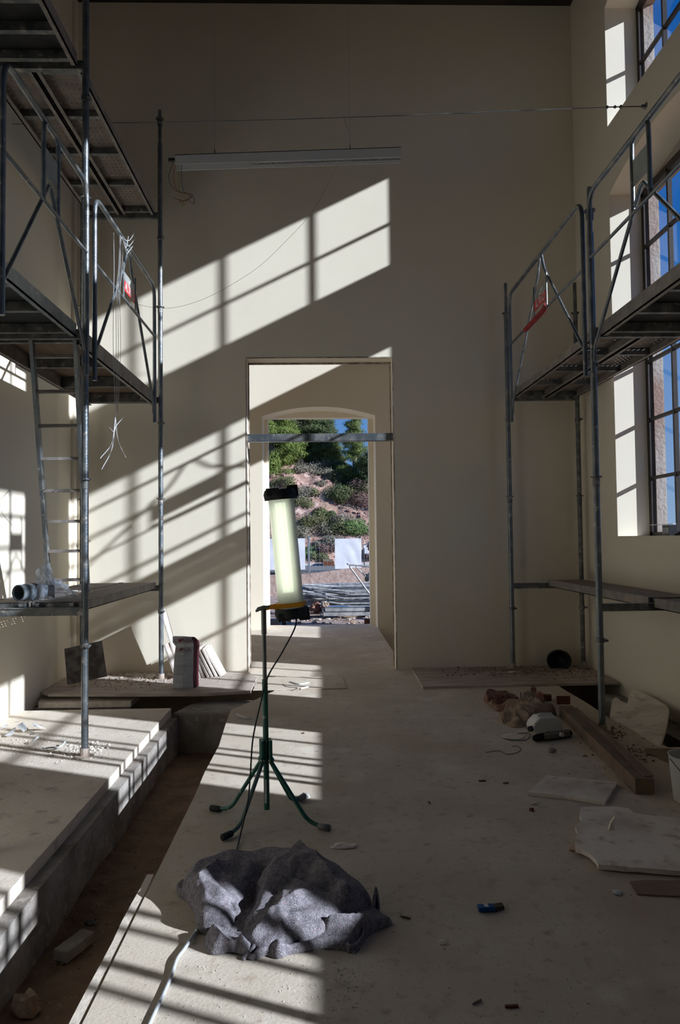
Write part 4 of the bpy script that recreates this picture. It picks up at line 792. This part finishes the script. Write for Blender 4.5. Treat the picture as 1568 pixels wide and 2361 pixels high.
scatter('grit', [(1000, 1900, 250, 150, 200, .001, .005), (1000, 1650, 120, 20, 90, .001, .008), (620, 1720, 70, 60, 70, .001, .004), (1300, 2150, 180, 120, 90, .001, .004), (900, 1580, 120, 10, 60, .002, .008), (1350, 1750, 80, 40, 60, .002, .012)], 'rubble_brown', 'brown grit strewn over the open concrete floor', 2)
scatter('rubble', [(208, 1722, 22, 5, 90, .004, .022), (170, 1738, 40, 8, 160, .002, .014), (60, 1720, 60, 12, 160, .002, .012), (110, 1688, 60, 10, 150, .002, .010), (60, 1745, 50, 12, 120, .001, .006), (200, 1760, 50, 12, 60, .001, .005)], 'rubble_white', 'pale mortar rubble heaped round the left pole foot', 3, -.05)
scatter('rubble', [(360, 1556, 70, 8, 240, .004, .028), (250, 1572, 70, 8, 160, .003, .016), (530, 1572, 40, 6, 80, .002, .012), (340, 1575, 50, 8, 100, .004, .018)], 'rubble', 'brownish rubble spread on the dusty board by the sack', 4, .018)
scatter('rubble', [(1230, 1548, 90, 6, 260, .004, .026), (1120, 1545, 60, 6, 120, .003, .014), (1330, 1560, 50, 6, 80, .003, .014)], 'rubble_brown', 'dark rubble spread on the right covering board', 5, .022)
scatter('rubble', [(300, 1900, 60, 80, 60, .003, .015), (200, 2080, 60, 80, 60, .003, .015), (120, 2250, 50, 60, 60, .003, .018)], 'rubble_brown', 'earth crumbs at the bottom of the trench', 6, -.40)
scatter('rubble', [(1440, 1735, 40, 12, 80, .004, .02), (1420, 1690, 12, 8, 30, .006, .025)], 'rubble_brown', 'earthy rubble at the foot of the leaning slab', 7, 0)
# ------------------------------------------------------------------ outside
GZ = -.16
def gz(x_, y_): return GZ-.22*min(1, max(0, (y_-15.5)/3.5))
og = MB(); nx, ny = 60, 60; vs = []
for j in range(ny+1):
    for i in range(nx+1):
        x_ = -14+40*i/nx; y_ = 12.4+11.8*j/ny
        z_ = gz(x_, y_)+.05*noise.noise(Vector((x_*1.1, y_*1.1, 0)))+.02*noise.noise(Vector((x_*4, y_*4, 0))); vs.append((x_, y_, z_))
og.add(vs, [(j*(nx+1)+i, j*(nx+1)+i+1, (j+1)*(nx+1)+i+1, (j+1)*(nx+1)+i) for j in range(ny) for i in range(nx)])
struct(og.build('ground_yard', 'ground_out', smooth=True))
struct(MB().box(3.36, 40, -30, 12.4, -.6, -.35).build('ground_side', 'red_earth'))
def scatter_yard():
    r_ = random.Random(5)
    for nm, m_, n_, lb_ in (('yard_debris', 'rubble', 700, 'broken pale debris littering the ground outside the doorway'), ('yard_debris', 'rubble_brown', 700, 'dark earthy debris littering the ground outside the doorway')):
        mb = MB()
        for _ in range(n_):
            x_ = r_.uniform(-2.5, 3.2); y_ = r_.uniform(12.6, 17); s_ = .006+.05*r_.random()**3; mb.blob((x_, y_, gz(x_, y_)+.05*noise.noise(Vector((x_*1.1, y_*1.1, 0)))+s_*.3), s_, r_.random()*50, .9, 5, 4, (1.3, 1, .6))
        tag(mb.build(nm, m_), lb_, 'debris', kind='stuff')
# low stone retaining wall, road behind
YW = 24.0; wz0, wz1 = Yp(700, 1322, YW).z, Yp(820, 1308, YW).z
mb = MB(); n_ = 60; prf = []
for k in range(n_+1):
    x_ = -14+30*k/n_; t_ = min(1, max(0, (x_+.6)/1.6)); z_ = wz0-.05+(wz1-wz0+.03)*t_; prf.append((x_, YW, z_))
mb.prism([(-14, YW, -1.9)]+prf+[(16, YW, -1.9)], (0, .5, 0)); struct(mb.build('trim_5', 'stone_wall'), 'low stone retaining wall behind the yard')
ZR = .36
struct(MB().box(-16, 20, YW+.45, 33, ZR-.4, ZR).build('ground_road', 'asphalt'))
struct(MB().box(-16, 20, 30.5, 30.75, ZR, ZR+.08).build('trim_6', 'kerb'), 'pale kerb beyond the road')
# mesh fence standing on the wall
YF = 24.3; fx = lambda px_: Yp(px_, 1270, YF).x
def fence(x0, x1, label):
    g = thing('mesh_fence', label, 'fence', ((x0+x1)/2, YF, ZR), 'mesh fence panels by the road'); z0 = wz0+.02; z1 = Yp(760, 1237, YF).z
    for x_ in (x0+.02, x1-.02): MB().cyl((x_, YF, z0), (x_, YF, z1), .018, 8).build('post', 'fence_metal', g)
    m_ = MB(); k = 0
    x_ = x0+.1
    while x_ < x1-.04: m_.cyl((x_, YF, z0), (x_, YF, z1), .0032, 4); x_ += .13
    for q in range(7): z_ = z0+(z1-z0)*q/6; m_.cyl((x0, YF, z_), (x1, YF, z_), .0045 if q in (0, 6) else .0032, 4)
    m_.build('wire_mesh', 'fence_metal', g)
fence(fx(560), fx(712), 'left wire mesh fence panel by the road'); fence(fx(712), fx(902), 'right wire mesh fence panel by the road carrying the white sheet')
def sheet(px0, px1, py0, py1, label, seed):
    a = Yp(px0, py0, YF-.03); b_ = Yp(px1, py1, YF-.03); m_ = MB(); N_ = 16; vs = []
    for j in range(N_+1):
        for i in range(N_+1): x_ = a.x+(b_.x-a.x)*i/N_; z_ = a.z+(b_.z-a.z)*j/N_; vs.append((x_+.01*noise.noise(Vector((z_*3, seed, 0))), YF-.03-.035*abs(noise.noise(Vector((x_*2.2+seed, z_*1.6, 0))))-.012, z_))
    for j in range(N_+1):
        for i in range(N_+1): v = vs[j*(N_+1)+i]; vs.append((v[0], v[1]+.008, v[2]))
    Q = (N_+1)**2; f1 = [(j*(N_+1)+i, j*(N_+1)+i+1, (j+1)*(N_+1)+i+1, (j+1)*(N_+1)+i) for j in range(N_) for i in range(N_)]
    bd = [i for i in range(N_+1)]+[(j)*(N_+1)+N_ for j in range(1, N_+1)]+[N_*(N_+1)+i for i in range(N_-1, -1, -1)]+[j*(N_+1) for j in range(N_-1, 0, -1)]
    m_.add(vs, f1+[tuple(q+Q for q in f)[::-1] for f in f1]+[(bd[k], bd[k-1], bd[k-1]+Q, bd[k]+Q) for k in range(len(bd))]); tag(m_.build('white_sheet', 'sheet_white', smooth=True), label, 'sheet', 'white sheets tied to the fence')
sheet(618, 704, 1242, 1313, 'wide white sheet on the fence behind the lamp tube', 1)
sheet(772, 834, 1242, 1311, 'upright white sheet on the fence at the centre of the doorway', 5)
a = Yp(836, 1255, YF+.4); b_ = Yp(862, 1278, YF+.4); g = thing('framed_panel', 'small white panel in a dark frame behind the fence at the right', 'panel', (a.x, a.y, ZR))
MB().box(a.x+.03, b_.x-.03, a.y, a.y+.02, b_.z+.03, a.z-.03).build('panel', 'sheet_white', g); MB().box(a.x, b_.x, a.y+.005, a.y+.03, b_.z, a.z).build('frame', 'galv_dark', g)
for x_ in (a.x+.05, b_.x-.05): MB().box(x_-.02, x_+.02, a.y+.01, a.y+.03, ZR, b_.z).build('leg', 'galv_dark', g)
# stacked timber by the kerb
for k in range(6):
    q = Yp(745, 1303, 30.1); q2 = Yp(771, 1303, 30.1); z_ = ZR+.005+.085*(k//2)
    tag(MB().box(q.x+.03*(k % 2), q2.x-.05*(k % 3), 29.9+.24*(k % 2), 30.1+.24*(k % 2), z_, z_+.08).build('timber_plank', 'timber' if k > 3 else 'brick_brown'), ['front', 'rear'][k % 2]+' plank in the '+['bottom', 'middle', 'top'][k//2]+' layer of the timber stack across the road', 'plank', 'timber stack across the road')
# pile of scaffold tubes frames
YPc = 16.2
for k in range(12):
    z_ = gz(0, YPc)+.06+.052*k*.97; fan = rnd.uniform(-.05, .05); x0 = Yp(700, 1400, YPc).x+rnd.uniform(-.15, .12); x1 = x0+2.6; y0 = YPc-.5+rnd.uniform(-.06, .06); y1 = y0+1.0
    tl_ = rnd.uniform(-.03, .03); zz = lambda x_: z_+tl_*(x_-x0)*.5
    g = thing('stacked_guardrail', 'galvanised tube frame in the yard pile, '+['lowest of all', 'second from the ground', 'third from the ground', 'fourth from the ground', 'fifth from the ground', 'sixth from the ground', 'sixth from the top', 'fifth from the top', 'fourth from the top', 'third from the top', 'second from the top', 'topmost of all'][k], 'guardrail', (x0, y0, z_), 'tube frames piled up in the yard')
    P4 = [(x0, y0, zz(x0)), (x1, y0+fan, zz(x1)), (x1, y1+fan, zz(x1)), (x0, y1, zz(x0))]
    MB().tube(fillet(P4, .12, closed=True), .021, 8, closed=True).build('outer_tube', 'galv_clean', g, smooth=True)
    for t_ in (.3, .7): a = Vector(P4[0]).lerp(Vector(P4[1]), t_); b_ = Vector(P4[3]).lerp(Vector(P4[2]), t_); MB().cyl(a, b_, .015, 8).build('cross_tube', 'galv_clean', g)
    a = Vector(P4[0]).lerp(Vector(P4[3]), .45); b_ = Vector(P4[1]).lerp(Vector(P4[2]), .45); MB().cyl(a, b_, .015, 8).build('middle_tube', 'galv_clean', g)
# loose tubes bundle to the left of the pile
for k in range(26):
    a = Yp(697+rnd.uniform(-6, 10), 1352+rnd.uniform(0, 44), 15.9+rnd.uniform(-.3, .3)); L2 = rnd.uniform(.5, 1.1)
    tag(MB().cyl(a+Vector((0, 0, .05)), a+Vector((L2, rnd.uniform(-.3, .3), -.04+rnd.uniform(-.05, .03))), .02, 8).build('steel_tube', 'galv_clean'), 'loose steel tube end fanning out at the left of the pile', 'tube', 'loose tubes by the pile')
for k, (py0, py1) in enumerate(((1421, 1411), (1410, 1401))):
    YK = 14.9+.05*k; a = Yp(746+4*k, py0, YK); b_ = Yp(746, py1, YK); z0_, z1_ = a.z, b_.z+.0
    g = thing('scaffold_plank', ['long galvanised plank lying in front of the tube pile, bottom one', 'long galvanised plank lying in front of the tube pile, top one'][k], 'plank', (a.x, YK, z0_), 'galvanised planks in the yard')
    MB().box(a.x, a.x+3.0, YK-.02, YK+.3, z1_-.01, z1_).box(a.x, a.x+3.0, YK-.02, YK-.012, z0_+.005, z1_).box(a.x, a.x+3.0, YK+.29, YK+.3, z0_+.005, z1_).build('channel', 'galv_clean', g)
    for y_ in (YK+.04, YK+.2): MB().tube(fillet([(a.x, y_, z1_-.03), (a.x-.05, y_, z1_-.03), (a.x-.06, y_, z1_-.07)], .02), .012, 8).build('hook', 'galv_clean', g)
a = Yp(795, 1431, 14.75); tag(MB().obox(a+Vector((.06, .1, .045)), (.19, .05, 0), (-.03, .12, 0), (0, 0, .04)).build('timber_block', 'timber', bevel=.005), 'short wooden block under the galvanised planks in the yard', 'block')
a = Yp(637, 1447, 13.0); tag(MB().box(a.x-.12, a.x+.05, 13.0, 13.2, a.z-.01, a.z+.14).build('concrete_block', 'rough_concrete', bevel=.006), 'grey concrete block on the ground left of the outer threshold', 'block')
a = Yp(655, 1447, 13.1); tag(MB().prism([(a.x-.03, 13.1, a.z), (a.x+.05, 13.1, a.z), (a.x+.02, 13.1, a.z+.13), (a.x-.04, 13.1, a.z+.14)], (0, .12, 0)).build('leaning_tile', 'black_rubber'), 'dark tile leaning on the concrete block outside', 'tile')
a = Yp(846, 1445, 12.9); tag(MB().box(a.x-.04, a.x+.08, 12.9, 13.0, a.z, a.z+.13).build('dark_brick', 'brick_brown', bevel=.006), 'dark brick at the right of the outer threshold', 'brick')
# sack of oddments by the planks
tag(MB().blob(Yp(750, 1396, 15.2), .10, 4, .7, 12, 9, (1, .8, .9)).build('cloth_bag', 'sack'), 'tan cloth bag lying on the planks by the tube pile', 'bag')
tag(MB().blob(Yp(728, 1402, 15.3), .10, 9, .9, 12, 9, (1.2, .8, .9)).build('cloth_bag', 'sack_red'), 'dark reddish bundle lying left of the tan bag in the yard', 'bag')
a = Yp(757, 1399, 15.0); b_ = Yp(803, 1396, 15.0); tag(MB().box(a.x, b_.x, 15.0, 15.03, a.z, a.z+.014).build('blue_strip', 'blue_paint'), 'thin blue strip lying on the galvanised planks', 'strip')
scatter_yard()
# tubular trolley
g = thing('barrow', 'tubular steel barrow frame standing at the right of the doorway view', 'barrow', Yp(835, 1400, 14.4)); Y0 = 14.4
zg = gz(0, Y0)
for dy in (0, .5):
    MB().tube(fillet([Yp(878, 1405, Y0+dy), Yp(803, 1302, Y0+dy), Yp(856, 1306, Y0+dy), Yp(880, 1330, Y0+dy)], .08), .017, 10).build('side_tube', 'galv_clean', g, smooth=True)
MB().cyl(Yp(803, 1302, Y0), Yp(803, 1302, Y0)+Vector((0, .5, 0)), .016).build('handle', 'galv_clean', g)
MB().cyl(Yp(820, 1306, Y0), Yp(856, 1342, Y0+.2), .012).build('brace', 'galv_clean', g)
MB().tube([Yp(846, 1336, Y0), Yp(850, 1330, Y0)+Vector((0, .4, 0))], .045, 12).build('motor', 'black_rubber', g)
q = Yp(878, 1405, Y0); MB().tube([(q.x, Y0+.25, q.z-.0), (q.x+.6, Y0+.25, q.z-.02)], .02).build('axle', 'galv_dark', g)
for dy in (0, .5): MB().lathe([(-.03, .04), (-.03, .16), (0, .18), (.03, .16), (.03, .04)], (q.x, Y0+dy, zg+.18), (0, 1, 0), 20).build('wheel', 'black_rubber', g)

# person in a cap, mostly hidden by the right jamb
def person(x_, y_, z_, face):
    g = thing('person', 'person in a pale cap walking left, mostly hidden behind the right door jamb', 'person', (x_, y_, z_))
    J = {'pelvis': (0, 0, .95), 'waist': (0, 0, 1.10), 'chest': (-.02, 0, 1.30), 'neck': (-.05, 0, 1.47), 'head0': (-.075, 0, 1.54), 'head1': (-.09, 0, 1.63), 'head2': (-.085, 0, 1.69)}
    names = list(J); V = [J[k] for k in names]; E_ = [(i, i+1) for i in range(len(V)-1)]; R_ = [.13, .125, .14, .055, .075, .088, .06]
    def chain(par, pts, rs):
        p_ = par
        for q_, r_ in zip(pts, rs): V.append(q_); R_.append(r_); E_.append((p_, len(V)-1)); p_ = len(V)-1
        return p_
    for s in (1, -1):
        chain(0, [(.0, .09*s, .90), (-.09*s, .10*s, .50), (.02-.12*s, .10*s, .10), (-.10-.12*s, .10*s, .04)], [.095, .06, .042, .035])
        h = chain(2, [(-.01, .18*s, 1.40), (.02+.06*s, .23*s, 1.14), (-.06+.10*s, .23*s, .92)], [.055, .042, .028])
        hx = V[h]
        pl = chain(h, [(hx[0]-.02, hx[1], hx[2]-.07)], [.028])
        for f in range(4): o_ = (f-1.5)*.02; chain(pl, [(hx[0]-.03+o_, hx[1], hx[2]-.105), (hx[0]-.04+o_, hx[1]-.012*s, hx[2]-.135-.006*(f in (1, 2)))], [.0085, .0075])
        chain(h, [(hx[0]-.05, hx[1]-.01*s, hx[2]-.05), (hx[0]-.06, hx[1]-.015*s, hx[2]-.085)], [.011, .009])
    me = bpy.data.meshes.new('body'); me.from_pydata(V, E_, []); o = bpy.data.objects.new('body', me); COL.objects.link(o); o.parent = g; me.materials.append(M['work_cloth'])
    sk = o.modifiers.new('skin', 'SKIN'); sk.use_smooth_shade = True
    for v, r_ in zip(me.skin_vertices[0].data, R_): v.radius = (r_, r_)
    me.skin_vertices[0].data[0].use_root = True
    sb = o.modifiers.new('sub', 'SUBSURF'); sb.levels = 1; sb.render_levels = 2
    hd = Vector((x_-.09, y_, z_+1.63)); hm = MB(); hm.blob(hd, .098, 1, 0, 20, 14, (1, .82, 1.18)).blob(hd+Vector((-.105, 0, -.01)), .02, 0, 0, 8, 6, (1.2, .7, 1.2)).blob(hd+Vector((-.06, 0, -.085)), .035, 0, 0, 10, 8)
    for s in (1, -1): hm.blob(hd+Vector((.01, .082*s, -.005)), .025, 0, 0, 8, 6, (.8, .35, 1.2))
    hm.build('head', 'skin', g, smooth=True)
    cm_ = MB().lathe([(0, .105), (.04, .104), (.08, .08), (.10, .04), (.105, 0)], hd+Vector((.005, 0, .03)), (0, 0, 1), 24); cm_.build('cap', 'cap_cloth', g, smooth=True)
    MB().prism([hd+Vector((-.08, -.075, .035)), hd+Vector((-.16, -.05, .02)), hd+Vector((-.175, 0, .018)), hd+Vector((-.16, .05, .02)), hd+Vector((-.08, .075, .035))], (0, 0, .006)).build('cap_brim', 'cap_cloth', g)
q = Yp(856, 1256, 19.0); person(q.x+.09, 19.0, q.z-1.66, -1)

# hillside
def crest(x_): return max(1.0, 5.45-.65*x_+.8*noise.noise(Vector((x_*.25, 3, 0))))
def hill(x_, y_):
    s_ = (y_-31.6+.7*noise.noise(Vector((x_*.3, 0, 7))))*.95; c_ = crest(x_); k_ = 1.2
    h = -math.log(math.exp(-s_/k_)+math.exp(-min(c_, 22)/k_))*k_ if s_ > -20 else s_
    h = max(h, -.3); a = min(1, max(0, h/1.5))
    q = Vector((x_*.55, y_*.55, 0)); st = noise.noise(Vector((x_*.9+y_*.8, y_*.25, h*1.6)))
    return ZR+h+a*(.55*noise.noise(q)+.35*abs(noise.noise(q*2.3))+.22*st+.12*noise.noise(q*6)+.05*noise.noise(q*15))
hm = MB(); nx, ny = 200, 190; vs = []
for j in range(ny+1):
    for i in range(nx+1):
        u = i/nx; x_ = -16+30*u; y_ = 31+34*(j/ny)**1.25; vs.append((x_, y_, hill(x_, y_)))
hm.add(vs, [(j*(nx+1)+i, j*(nx+1)+i+1, (j+1)*(nx+1)+i+1, (j+1)*(nx+1)+i) for j in range(ny) for i in range(nx)])
struct(hm.build('ground_hillside', 'rock', smooth=True))
sc_ = MB(); rs = random.Random(11)
for _ in range(3600):
    x_ = rs.uniform(-5, 5); y_ = rs.uniform(31.5, 43); z_ = hill(x_, y_)
    if z_ > ZR+.15: s_ = .02+.09*rs.random()**4; sc_.blob((x_, y_, z_), s_, rs.random()*40, .9, 5, 4, (1.3, 1, .7))
tag(sc_.build('scree', 'rock'), 'pinkish broken stones covering the steep bare slope', 'scree', kind='stuff')
def hit(px_, py_):
    v = _ray(px_, py_); v = v/v.y; y_ = 31.
    while y_ < 70:
        p_ = CP+v*y_
        if p_.z < hill(p_.x, p_.y): return p_
        y_ += .15
    return CP+v*45
def leaves(mb, c_, r_, n_, s_, up=0, sq=(1, 1, 1), seed=0, wd=.32):
    R_ = random.Random(seed)
    for _ in range(n_):
        d_ = Vector((R_.gauss(0, 1), R_.gauss(0, 1), R_.gauss(0, 1))).normalized(); rr_ = r_*(R_.random()**.35)*(1+.3*noise.noise(d_*2+Vector((seed, 0, 0))))
        p_ = c_+Vector((d_.x*sq[0], d_.y*sq[1], d_.z*sq[2]))*rr_
        a = Vector((R_.gauss(0, 1), R_.gauss(0, 1), R_.gauss(0, 1)+up)).normalized()*s_*(.6+.8*R_.random()); b_ = a.cross(d_+Vector((.01, .02, 0))).normalized()*s_*wd
        mb.add([p_-b_, p_+b_, p_+a], [(0, 1, 2)])
def shrub(px_, py_, r_, m, label, seed, sq=(1, 1, .8), dy=0):
    r_ *= .86
    p_ = hit(px_, py_); p_.z -= r_*.1; g = thing('shrub', label, 'shrub', p_, 'shrubs on the hillside'); mb = MB(); R_ = random.Random(seed)
    for k in range(7):
        o_ = Vector((R_.uniform(-.6, .6)*r_*sq[0], R_.uniform(-.5, .5)*r_, R_.uniform(0, .6)*r_*sq[2])); leaves(mb, p_+o_, r_*.55, 480, .058, .3, sq, seed*10+k)
    mb.build('foliage', m, g); st = MB()
    for k in range(4): st.cyl(p_+Vector((0, 0, -.2)), p_+Vector((R_.uniform(-.4, .4)*r_, R_.uniform(-.3, .3)*r_, r_*.5)), .02, 5, .008)
    st.build('stems', 'bark', g)
SH = [(672, 1062, .8, 'leaf_grey', 'grey scrub on the crest at the upper left of the rock face'), (700, 1052, .9, 'leaf_olive', 'olive shrub below the big pine on the crest'), (738, 1062, 1.1, 'leaf_olive', 'broad olive shrub on the middle of the ridge'), (765, 1075, .9, 'leaf_grey', 'grey shrub right of the broad olive one on the ridge'),
 (715, 1090, .9, 'leaf_grey', 'grey bush spilling over the rock near the ridge'), (745, 1100, .8, 'leaf_grey', 'grey bush in the middle of the ridge slope'), (775, 1112, .9, 'leaf_olive', 'olive bush below the pale trunks'), (690, 1085, .5, 'leaf_grey', 'small grey bush on the upper rock face'),
 (768, 1140, .95, 'needle_dark', 'dark rounded bush in the centre of the rocky slope'), (780, 1155, .6, 'needle_dark', 'dark bush low against the centre bush'), (800, 1122, .9, 'leaf_olive', 'olive bush right of the dark centre bush'), (822, 1140, 1.0, 'leaf_olive', 'olive bush at the right on the upper slope'), (840, 1160, 1.0, 'leaf_brown', 'reddish brown bush at the right on the slope'), (838, 1130, .9, 'leaf_brown', 'brown bush at the far right under the trees'),
 (715, 1140, .45, 'leaf_olive', 'little bush on the rock left of the dark bush'), (735, 1120, .4, 'leaf_grey', 'little grey tuft in the rock gully'), (690, 1150, .9, 'leaf_grey', 'grey bush beside the lamp cap'), (695, 1165, .7, 'leaf_olive', 'olive tuft right of the lamp tube top'),
 (740, 1185, .5, 'leaf_olive', 'small shrub in the middle of the scree'), (755, 1190, .45, 'needle_dark', 'small dark shrub in the scree'), (715, 1210, .9, 'leaf_olive', 'rounded olive shrub low on the scree'), (735, 1225, .8, 'leaf_grey', 'grey shrub low on the scree'), (700, 1235, .8, 'leaf_grey', 'grey shrub next to the lamp tube near the road'),
 (760, 1215, .8, 'leaf_olive', 'olive shrub above the fence top'), (775, 1228, .8, 'leaf_olive', 'olive shrub directly above the upright sheet'), (800, 1225, .8, 'leaf_fresh', 'fresh green shrub above the right fence panel'), (820, 1222, .8, 'leaf_fresh', 'fresh green shrub near the right jamb'), (843, 1225, .8, 'leaf_fresh', 'fresh green shrub at the right jamb'), (785, 1205, .8, 'leaf_grey', 'grey shrub beside the shaded gully'),
 (715, 1278, .55, 'leaf_fresh', 'bright low bush by the road right of the wide sheet'), (735, 1285, .5, 'leaf_olive', 'low olive bush by the kerb'), (752, 1272, .6, 'leaf_brown', 'brown brushwood above the timber stack'), (845, 1285, .6, 'leaf_brown', 'dry bush by the road at the right jamb'), (765, 1255, .7, 'leaf_grey', 'grey brushwood left of the upright sheet'), (725, 1262, .4, 'leaf_grey', 'small grey tuft at the foot of the scree'), (650, 1120, .8, 'leaf_olive', 'olive bush hidden behind the lamp cap')]
for k, (a, b_, r_, m, lb_) in enumerate(SH): shrub(a, b_, r_, m, lb_, k+1)
def pine(base, h_, rad, m, label, seed, trunk='bark', low=.3, n_=46, tuft=.30, tall=False):
    g = thing('pine_tree', label, 'tree', base, 'pines on the hill'); R_ = random.Random(seed)
    lean = Vector((R_.uniform(-.04, .04), 0, 1)); top = base+lean*h_
    tuft = min(tuft, .17+.13*rad)
    MB().tube([base-Vector((0, 0, .4)), base+lean*h_*.5, top], [.16+.004*h_, .11, .03], 9).build('trunk', trunk, g, smooth=True)
    mb = MB(); br_ = MB()
    for k in range(n_):
        t_ = low+(1-low)*(k+R_.random())/n_; an = R_.random()*2*PI; w_ = rad*(math.sin(min(1, (1-t_)/(1-low)*1.15)*PI*.5)**.8)*(.55+.45*R_.random())+.15
        c_ = base+lean*h_*t_+Vector((math.cos(an)*w_, math.sin(an)*w_, .12*w_)); root_ = base+lean*h_*(t_-.04)
        br_.cyl(root_, c_, .035, 5, .012)
        for e in range(3):
            cc = root_.lerp(c_, .55+.25*e)+Vector((R_.uniform(-.2, .2), R_.uniform(-.2, .2), R_.uniform(-.1, .15)))
            leaves(mb, cc, min(.33, .14+.24*rad), int(190*min(1, .45+.5*rad)), tuft*.55, .9, (1.2, 1.2, .6), seed*100+k*3+e, .10)
    mb.build('foliage', m, g); br_.build('branches', trunk, g)
def hb(px_, py_): return hit(px_, py_)
P_ = [(648, 1070, 2.6, 1.0, 'needle_bright', 'bright green pine at the left edge beside the rock', .0), (626, 1098, 4.0, 1.2, 'needle_bright', 'bright pine lowest at the left jamb', .0), (700, 1050, 4.6, 1.4, 'needle', 'broad pine on the crest at the centre left', .12), (668, 1040, 6.0, 1.8, 'needle_dark', 'large dark pine behind the crest at the left', .1), (733, 1052, 4.0, .85, 'needle', 'pine whose tip reaches the sky edge', .1), (757, 1066, 2.4, .35, 'needle_dark', 'dark pine right of the crest next to the sky', .1),
 (820, 1120, 3.75, .34, 'needle', 'tall slender pine standing against the blue sky', .42), (799, 1114, .8, .25, 'needle', 'small pine left of the tall slender one', .2), (842, 1124, 1.5, .28, 'needle_bright', 'bright pine at the right jamb', .1), (786, 1098, .6, .25, 'needle_dark', 'dark pine between the crest and the tall pine', .1), (852, 1130, 2.0, .28, 'needle_dark', 'dark pine cut by the right jamb', .2), (745, 1066, 1.9, .6, 'needle_dark', 'low dark pine on the ridge below the sky-edge pine', .0), (718, 1062, 1.8, .6, 'needle_dark', 'low dark pine at the middle of the crest', .0), (770, 1082, 1.3, .4, 'needle', 'low pine on the ridge just left of the sky gap', .0)]
for k, (a, b_, h_, rd, m, lb_, lw) in enumerate(P_): pine(hb(a, b_), h_*.87, rd*.87, m, lb_, k+1, 'bark_pale' if k in (7,) else 'bark', lw)
